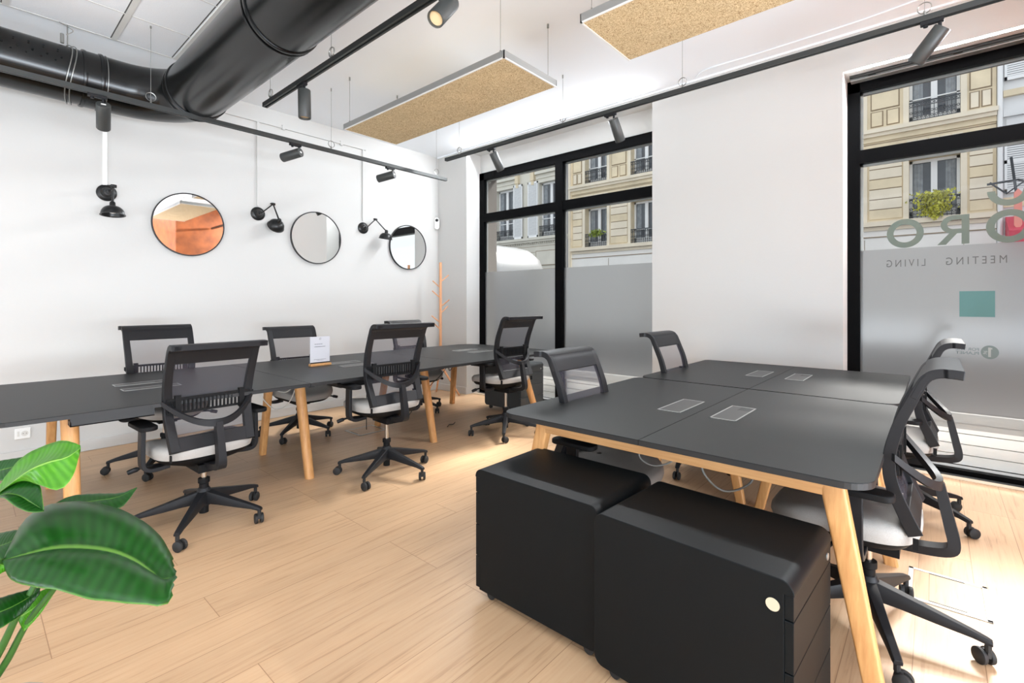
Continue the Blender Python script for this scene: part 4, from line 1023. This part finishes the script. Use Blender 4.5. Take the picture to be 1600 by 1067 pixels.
def ringletter(cx, cz, rx, rz_, th, a0=0, a1=360):
    b = MB(); n = 56; vs = []; full = abs(a1 - a0) >= 360
    for k in range(n + 1):
        a = math.radians(a0 + (a1 - a0) * k / n)
        for q in (0, 1): vs.append((cx + (rx - q * th) * math.cos(a), YG, cz + (rz_ - q * th) * math.sin(a)))
    b.add(vs, [(2 * k, 2 * k + 1, 2 * k + 3, 2 * k + 2) for k in range(n)]); return b
wp(ringletter(-.178, 1.816, .113, .113, .043).build('letter_o', SAGE), Wl)
wp(ringletter(.395, 1.816, .118, .118, .045).build('letter_o', SAGE), Wl)
wp(ringletter(.395, 2.072, .112, .112, .043, 180, 360).build('breve_mark', SAGE), Wl)
b = MB(); zb, zt2 = 1.708, 1.925
b.add([(.148, YG, zb), (.190, YG, zb), (.190, YG, zt2), (.148, YG, zt2)], [(0, 1, 2, 3)])
n = 24; vs = [(.148, YG, zt2), (.148, YG, zt2 - .034)]
bow = []
for k in range(n + 1):
    a = math.radians(90 + 180 * k / n); bow.append(((.105 + .073 * math.cos(a), zt2 - .068 + .068 * math.sin(a)), (.105 + .036 * math.cos(a), zt2 - .068 + .034 * math.sin(a))))
vs = [(.148, YG, zt2), (.148, YG, zt2 - .034)] + [(p[0], YG - .0001, p[1]) for q in bow for p in q] + [(.148, YG, zt2 - .136), (.148, YG, zt2 - .102)]
b.add(vs, [(2 * k, 2 * k + 1, 2 * k + 3, 2 * k + 2) for k in range(n + 2)])
b.add([(.128, YG, zt2 - .13), (.082, YG, zt2 - .13), (.012, YG, zb), (.062, YG, zb)], [(0, 1, 2, 3)])
wp(b.build('letter_r', SAGE), Wl)
Wc = thing('window_lettering', 'small grey mirrored words LIVING and MEETING on the frosted right window', 'lettering', (0, GY, 1.55))
for s, x, w_ in (('LIVING', -.292, .236), ('MEETING', .062, .322)):
    me = text_obj(s, w_, .056, GREYV, x, 1.555, spacing=1.5); o = bpy.data.objects.new('word', me); COL.objects.link(o); wp(o, Wc)
b = MB(); b.add([(.136, YG, 1.168), (.324, YG, 1.168), (.324, YG, 1.357), (.136, YG, 1.357)], [(0, 1, 2, 3)])
o = b.build('window_sticker', mat('teal_vinyl', (82, 128, 128), .6, noise=(3, .04))); tag(o, 'plain teal square sticker on the frosted right window', 'sticker')
Wp = thing('window_sticker', 'pale round emblem with a numeral one and FOR THE PLANET, mirrored, on frosting', 'sticker', (.25, GY, .9))
b = MB(); b.add([(.297 + .047 * math.cos(a), YG, .914 + .049 * math.sin(a)) for a in [k * 2 * PI / 40 for k in range(40)]], [tuple(range(40))]); wp(b.build('disc', PALEV), Wp)
EMB = mat('emblem_light', (160, 170, 170), .6)
b = MB(); b.box(.288, YG - .0012, .880, .303, YG - .001, .948); b.box(.303, YG - .0012, .936, .310, YG - .001, .946); wp(b.build('numeral', EMB), Wp)
me = text_obj('%', .022, .026, EMB, .262, .898, bold=.01, y=YG - .0011); o = bpy.data.objects.new('percent_sign', me); COL.objects.link(o); wp(o, Wp)
for s, z, in (('FOR THE', .920), ('PLANET', .892)):
    me = text_obj(s, .125, .021, PALEV, .115, z, bold=.01); o = bpy.data.objects.new('word', me); COL.objects.link(o); wp(o, Wp)

# ------------------------------------------------------------------ floor boxes, cables, litter
def floor_box(x0, y0, x1, y1, label):
    t = thing('floor_box', label, 'floor socket', ((x0 + x1) / 2, (y0 + y1) / 2, 0)); hx, hy = (x1 - x0) / 2, (y1 - y0) / 2; b = MB(); f = .018
    for (a0, b0, a1, b1) in ((-hx, -hy, hx, -hy + f), (-hx, hy - f, hx, hy), (-hx, -hy, -hx + f, hy), (hx - f, -hy, hx, hy)): b.box(a0, b0, .0005, a1, b1, .004)
    b.build('frame', mat('floor_box_frame', (190, 188, 182), .4, metal=.4), t, bevel=.001)
    b = MB(); b.box(-hx + f + .003, -hy + f + .003, .0005, hx - f - .003, hy - f - .003, .0028); b.build('lid', M['floor'], t)
    b = MB(); b.box(-.06, -hy + f - .002, .0005, .06, -hy + f + .008, .0036); b.box(-.06, hy - f - .008, .0005, .06, hy - f + .002, .0036); b.build('cable_slot', M['rubber'], t)
floor_box(-.095, 2.695, .175, 3.015, 'metal-framed floor socket lid beside the right bench desk chair')
floor_box(-4.40, 2.50, -4.12, 2.81, 'metal-framed floor socket lid under the long table')
def cable(name, pts, r, m, label):
    b = MB(); b.tube(bez(pts, 8), r, 6); tag(b.build(name, m, smooth=60), label, 'cable')
cable('power_cable', [(-4.02, 1.50, .68), (-4.0, 1.58, .50), (-3.95, 1.66, .42), (-3.9, 1.74, .48), (-3.86, 1.80, .68)], .004, M['cablew'], 'white cable loop hanging under the long table, lowest of the loops there')
cable('power_cable', [(-3.9, 1.52, .69), (-3.88, 1.60, .60), (-3.85, 1.70, .57), (-3.8, 1.78, .69)], .004, M['cablew'], 'short white cable loop under the long table beside the oak leg')
cable('power_cable', [(-4.30, 3.78, .66), (-4.22, 3.66, .52), (-4.15, 3.50, .44), (-4.2, 3.40, .34), (-4.28, 3.26, .12), (-4.33, 3.2, .01)], .004, M['rubber'], 'dark cable hanging from the window end of the long table to the floor')
cable('power_cable', [(-4.20, 3.82, .68), (-4.1, 3.66, .55), (-4.0, 3.52, .53), (-3.94, 3.45, .64)], .004, M['rubber'], 'dark cable loop under the window end of the long table')
cable('power_cable', [(-4.1, 2.62, .68), (-4.22, 2.64, .4), (-4.26, 2.66, .1), (-4.26, 2.66, .006)], .004, M['rubber'], 'dark cable dropping from the long table into the floor socket')
cable('power_cable', [(-1.07, 2.15, .60), (-1.06, 2.14, .53), (-1.0, 2.17, .50), (-.93, 2.21, .53), (-.92, 2.22, .60)], .004, M['cable'], 'small grey cable loop below the nearest bench desk, left one')
cable('power_cable', [(-.80, 2.25, .61), (-.80, 2.24, .50), (-.72, 2.28, .42), (-.62, 2.33, .47), (-.60, 2.34, .60)], .005, M['cable'], 'large grey cable loop below the nearest bench desk, right one')
cable('wire_scrap', [(U(702, 668, 4.9).x, U(702, 668, 4.9).y, .004), (-3.34, 3.0, .004), (U(710, 664, 5.0).x, U(710, 664, 5.0).y, .006)], .004, M['rubber'], 'tiny dark wire scrap lying on the open floor beside the long table') if False else None
p = [U(699, 667, 4.93), U(702, 664, 5.01), U(708, 663, 5.03), U(711, 660, 5.11)]
cable('wire_scrap', [(q.x, q.y, .004) for q in p], .004, M['rubber'], 'tiny dark wire scrap lying on the open floor beside the long table')

# ------------------------------------------------------------------ plant at the left
Pl = thing('potted_plant', 'broad-leaved green plant reaching in from the left edge', 'plant', (-1.60, 0.0, 0))
b = MB(); b.lathe((-1.60, 0, 0), (0, 0, 1), [(0, 0), (.12, 0), (.155, .30), (.160, .32), (.15, .32), (.142, .29), (0, .29)], 32, mi=0); wp(b.build('pot', M['pot'], smooth=35), Pl)
b = MB(); b.lathe((-1.60, 0, .285), (0, 0, 1), [(0, 0), (.14, 0), (.13, .012), (0, .014)], 24); wp(b.build('soil', M['soil'], smooth=35), Pl)
def leaf(up, mid, lo, m=None, curl=.25, n=26, k=7, notch=()):
    """three edge curves in 3D: upper edge, midrib, lower edge; the blade bulges between them"""
    def rs(c):
        c = [U(*p) for p in c]; f = bez(c, 10); ln = [0]
        for i in range(1, len(f)): ln.append(ln[-1] + (f[i] - f[i - 1]).length)
        out = []; j = 0
        for i in range(n + 1):
            s = ln[-1] * i / n
            while j < len(f) - 2 and ln[j + 1] < s: j += 1
            d = ln[j + 1] - ln[j]; out.append(f[j].lerp(f[j + 1], 0 if d == 0 else (s - ln[j]) / d))
        return out
    A_, B_, C_ = rs(up), rs(mid), rs(lo); b = MB(); vs = []; uvs = []
    for i in range(n + 1):
        nrm = (A_[i] - C_[i]).cross(B_[min(i + 1, n)] - B_[max(i - 1, 0)])
        nrm = nrm.normalized() if nrm.length > 1e-9 else Vector((0, 0, 1))
        if nrm.z < 0: nrm = -nrm
        for j in range(-k, k + 1):
            t = j / k; e = A_[i] if t > 0 else C_[i]; p = B_[i].lerp(e, abs(t)); w_ = (e - B_[i]).length
            p = p + nrm * (curl * w_ * math.sin(abs(t) * PI) * .5 + .0005 * math.sin(i * 1.9) * abs(t)); vs.append(p); uvs.append((i / n * 3, t))
    W_ = 2 * k + 1; b.add(vs, [(i * W_ + j, i * W_ + j + 1, (i + 1) * W_ + j + 1, (i + 1) * W_ + j) for i in range(n) for j in range(W_ - 1) if (i, j) not in notch])
    me_o = b.build('leaf', m or M['leaf'], smooth=80); me = me_o.data; uvl = me.uv_layers.new(name='leaf')
    for lp in me.loops: uvl.data[lp.index].uv = uvs[lp.vertex_index]
    so_ = me_o.modifiers.new('thick', 'SOLIDIFY'); so_.thickness = .0012
    return wp(me_o, Pl)
leaf([(5, 874, 1.0), (22, 838, 1.08), (42, 808, 1.13), (76, 788, 1.17), (130, 783, 1.20), (190, 796, 1.20), (240, 826, 1.16), (266, 862, 1.10), (278, 893, 1.04)],
     [(3, 876, 1.0), (40, 866, 1.01), (85, 857, 1.02), (130, 856, 1.03), (175, 862, 1.03), (210, 876, 1.03), (235, 893, 1.02), (252, 905, 1.01), (274, 900, 1.01)],
     [(5, 880, .99), (16, 905, .95), (48, 916, .93), (92, 922, .91), (135, 935, .90), (180, 940, .90), (225, 944, .91), (262, 943, .93), (279, 906, .98)],
     notch=[(24, 0), (25, 0), (25, 1), (24, 13), (25, 12), (25, 13)])
leaf([(-12, 775, 1.05), (10, 742, 1.07), (36, 713, 1.08), (72, 695, 1.09), (100, 688, 1.08), (125, 695, 1.05)],
     [(-12, 778, 1.04), (15, 757, 1.02), (45, 735, 1.0), (75, 722, 1.0), (103, 715, 1.01), (126, 700, 1.04)],
     [(-12, 782, 1.04), (28, 752, 1.03), (62, 758, .98), (91, 765, .97), (113, 745, .99), (126, 704, 1.04)], M['leafy'], curl=-.12)
leaf([(-10, 775, 1.05), (20, 752, 1.05), (45, 748, 1.04), (62, 758, 1.02), (66, 775, 1.0), (69, 796, .98)],
     [(-10, 778, 1.05), (10, 772, 1.02), (30, 775, 1.01), (48, 785, 1.0), (60, 792, .99), (69, 797, .98)],
     [(-10, 782, 1.05), (5, 778, .99), (22, 790, .98), (38, 798, .97), (52, 801, .97), (69, 799, .98)], curl=.1)
leaf([(80, 790, 1.22), (110, 775, 1.25), (150, 771, 1.28), (188, 770, 1.30), (214, 761, 1.32)],
     [(80, 796, 1.22), (115, 787, 1.23), (150, 782, 1.25), (185, 776, 1.28), (214, 762, 1.32)],
     [(85, 802, 1.22), (120, 802, 1.20), (155, 800, 1.21), (190, 792, 1.25), (214, 763, 1.32)], curl=.1)
leaf([(-30, 726, 1.25), (0, 720, 1.25), (20, 717, 1.25), (36, 714, 1.25), (60, 706, 1.25)],
     [(-30, 740, 1.25), (0, 735, 1.23), (20, 730, 1.23), (40, 722, 1.24), (62, 708, 1.25)],
     [(-30, 762, 1.22), (0, 752, 1.20), (22, 745, 1.20), (45, 730, 1.22), (64, 710, 1.25)], curl=.1)
leaf([(-40, 850, 1.15), (-10, 836, 1.16), (12, 830, 1.16), (30, 828, 1.16), (42, 836, 1.15)],
     [(-40, 862, 1.13), (-12, 856, 1.12), (8, 850, 1.12), (26, 842, 1.13), (42, 838, 1.15)],
     [(-40, 888, 1.08), (-10, 888, 1.07), (8, 876, 1.08), (24, 860, 1.10), (40, 842, 1.14)], curl=.1)
leaf([(-50, 955, .98), (-15, 940, 1.0), (15, 930, 1.02), (40, 923, 1.04), (62, 918, 1.06)],
     [(-50, 975, .95), (-15, 962, .97), (12, 952, .99), (38, 938, 1.02), (62, 921, 1.06)],
     [(-50, 1005, .93), (-15, 990, .94), (12, 975, .96), (38, 957, 1.0), (62, 928, 1.05)], curl=.12)
leaf([(24, 955, 1.05), (42, 938, 1.06), (60, 926, 1.07), (76, 918, 1.08), (90, 912, 1.09)],
     [(28, 965, 1.05), (46, 955, 1.05), (62, 942, 1.06), (76, 930, 1.07), (90, 914, 1.09)],
     [(38, 986, 1.04), (52, 972, 1.05), (66, 955, 1.06), (80, 934, 1.07), (91, 917, 1.09)], M['leafy'], curl=.05)
leaf([(-60, 860, 1.0), (-40, 852, 1.02), (-18, 856, 1.03), (2, 874, 1.02)],
     [(-60, 880, 1.0), (-40, 878, 1.0), (-15, 878, 1.0), (8, 885, 1.0)],
     [(-60, 905, .98), (-36, 908, .97), (-10, 902, .98), (8, 892, 1.0)], M['leafy'], curl=.1)
def stem_(pts, r0, r1):
    b = MB(); q = bez(pts, 8); b.tube(q, [r0 + (r1 - r0) * i / (len(q) - 1) for i in range(len(q))], 10); wp(b.build('stem', M['stem'], smooth=60), Pl)
base = Vector((-1.60, 0, .29))
stem_([base, U(-25, 1090, 1.06), U(12, 1030, 1.05), U(45, 970, 1.05), U(98, 905, 1.06), U(120, 885, 1.055)], .009, .004)
stem_([base + Vector((.01, .02, 0)), U(-30, 1080, 1.04), U(6, 1005, 1.03), U(30, 955, 1.03), U(52, 918, 1.04), U(60, 900, 1.045)], .009, .005)
stem_([base + Vector((-.02, .02, 0)), U(-110, 1050, 1.05), U(-60, 900, 1.02), U(-20, 880, 1.0), U(3, 876, 1.0)], .009, .005)
stem_([base + Vector((-.03, 0, 0)), U(-120, 1000, 1.06), U(-90, 850, 1.06), U(-50, 800, 1.05), U(-12, 778, 1.05)], .009, .005)
stem_([base + Vector((0, -.02, 0)), U(-80, 1050, 1.16), U(-10, 900, 1.2), U(40, 820, 1.22), U(80, 796, 1.22)], .008, .004)
stem_([base + Vector((-.03, .02, 0)), U(-120, 1050, 1.1), U(-100, 900, 1.2), U(-70, 780, 1.24), U(-30, 742, 1.25)], .008, .004)
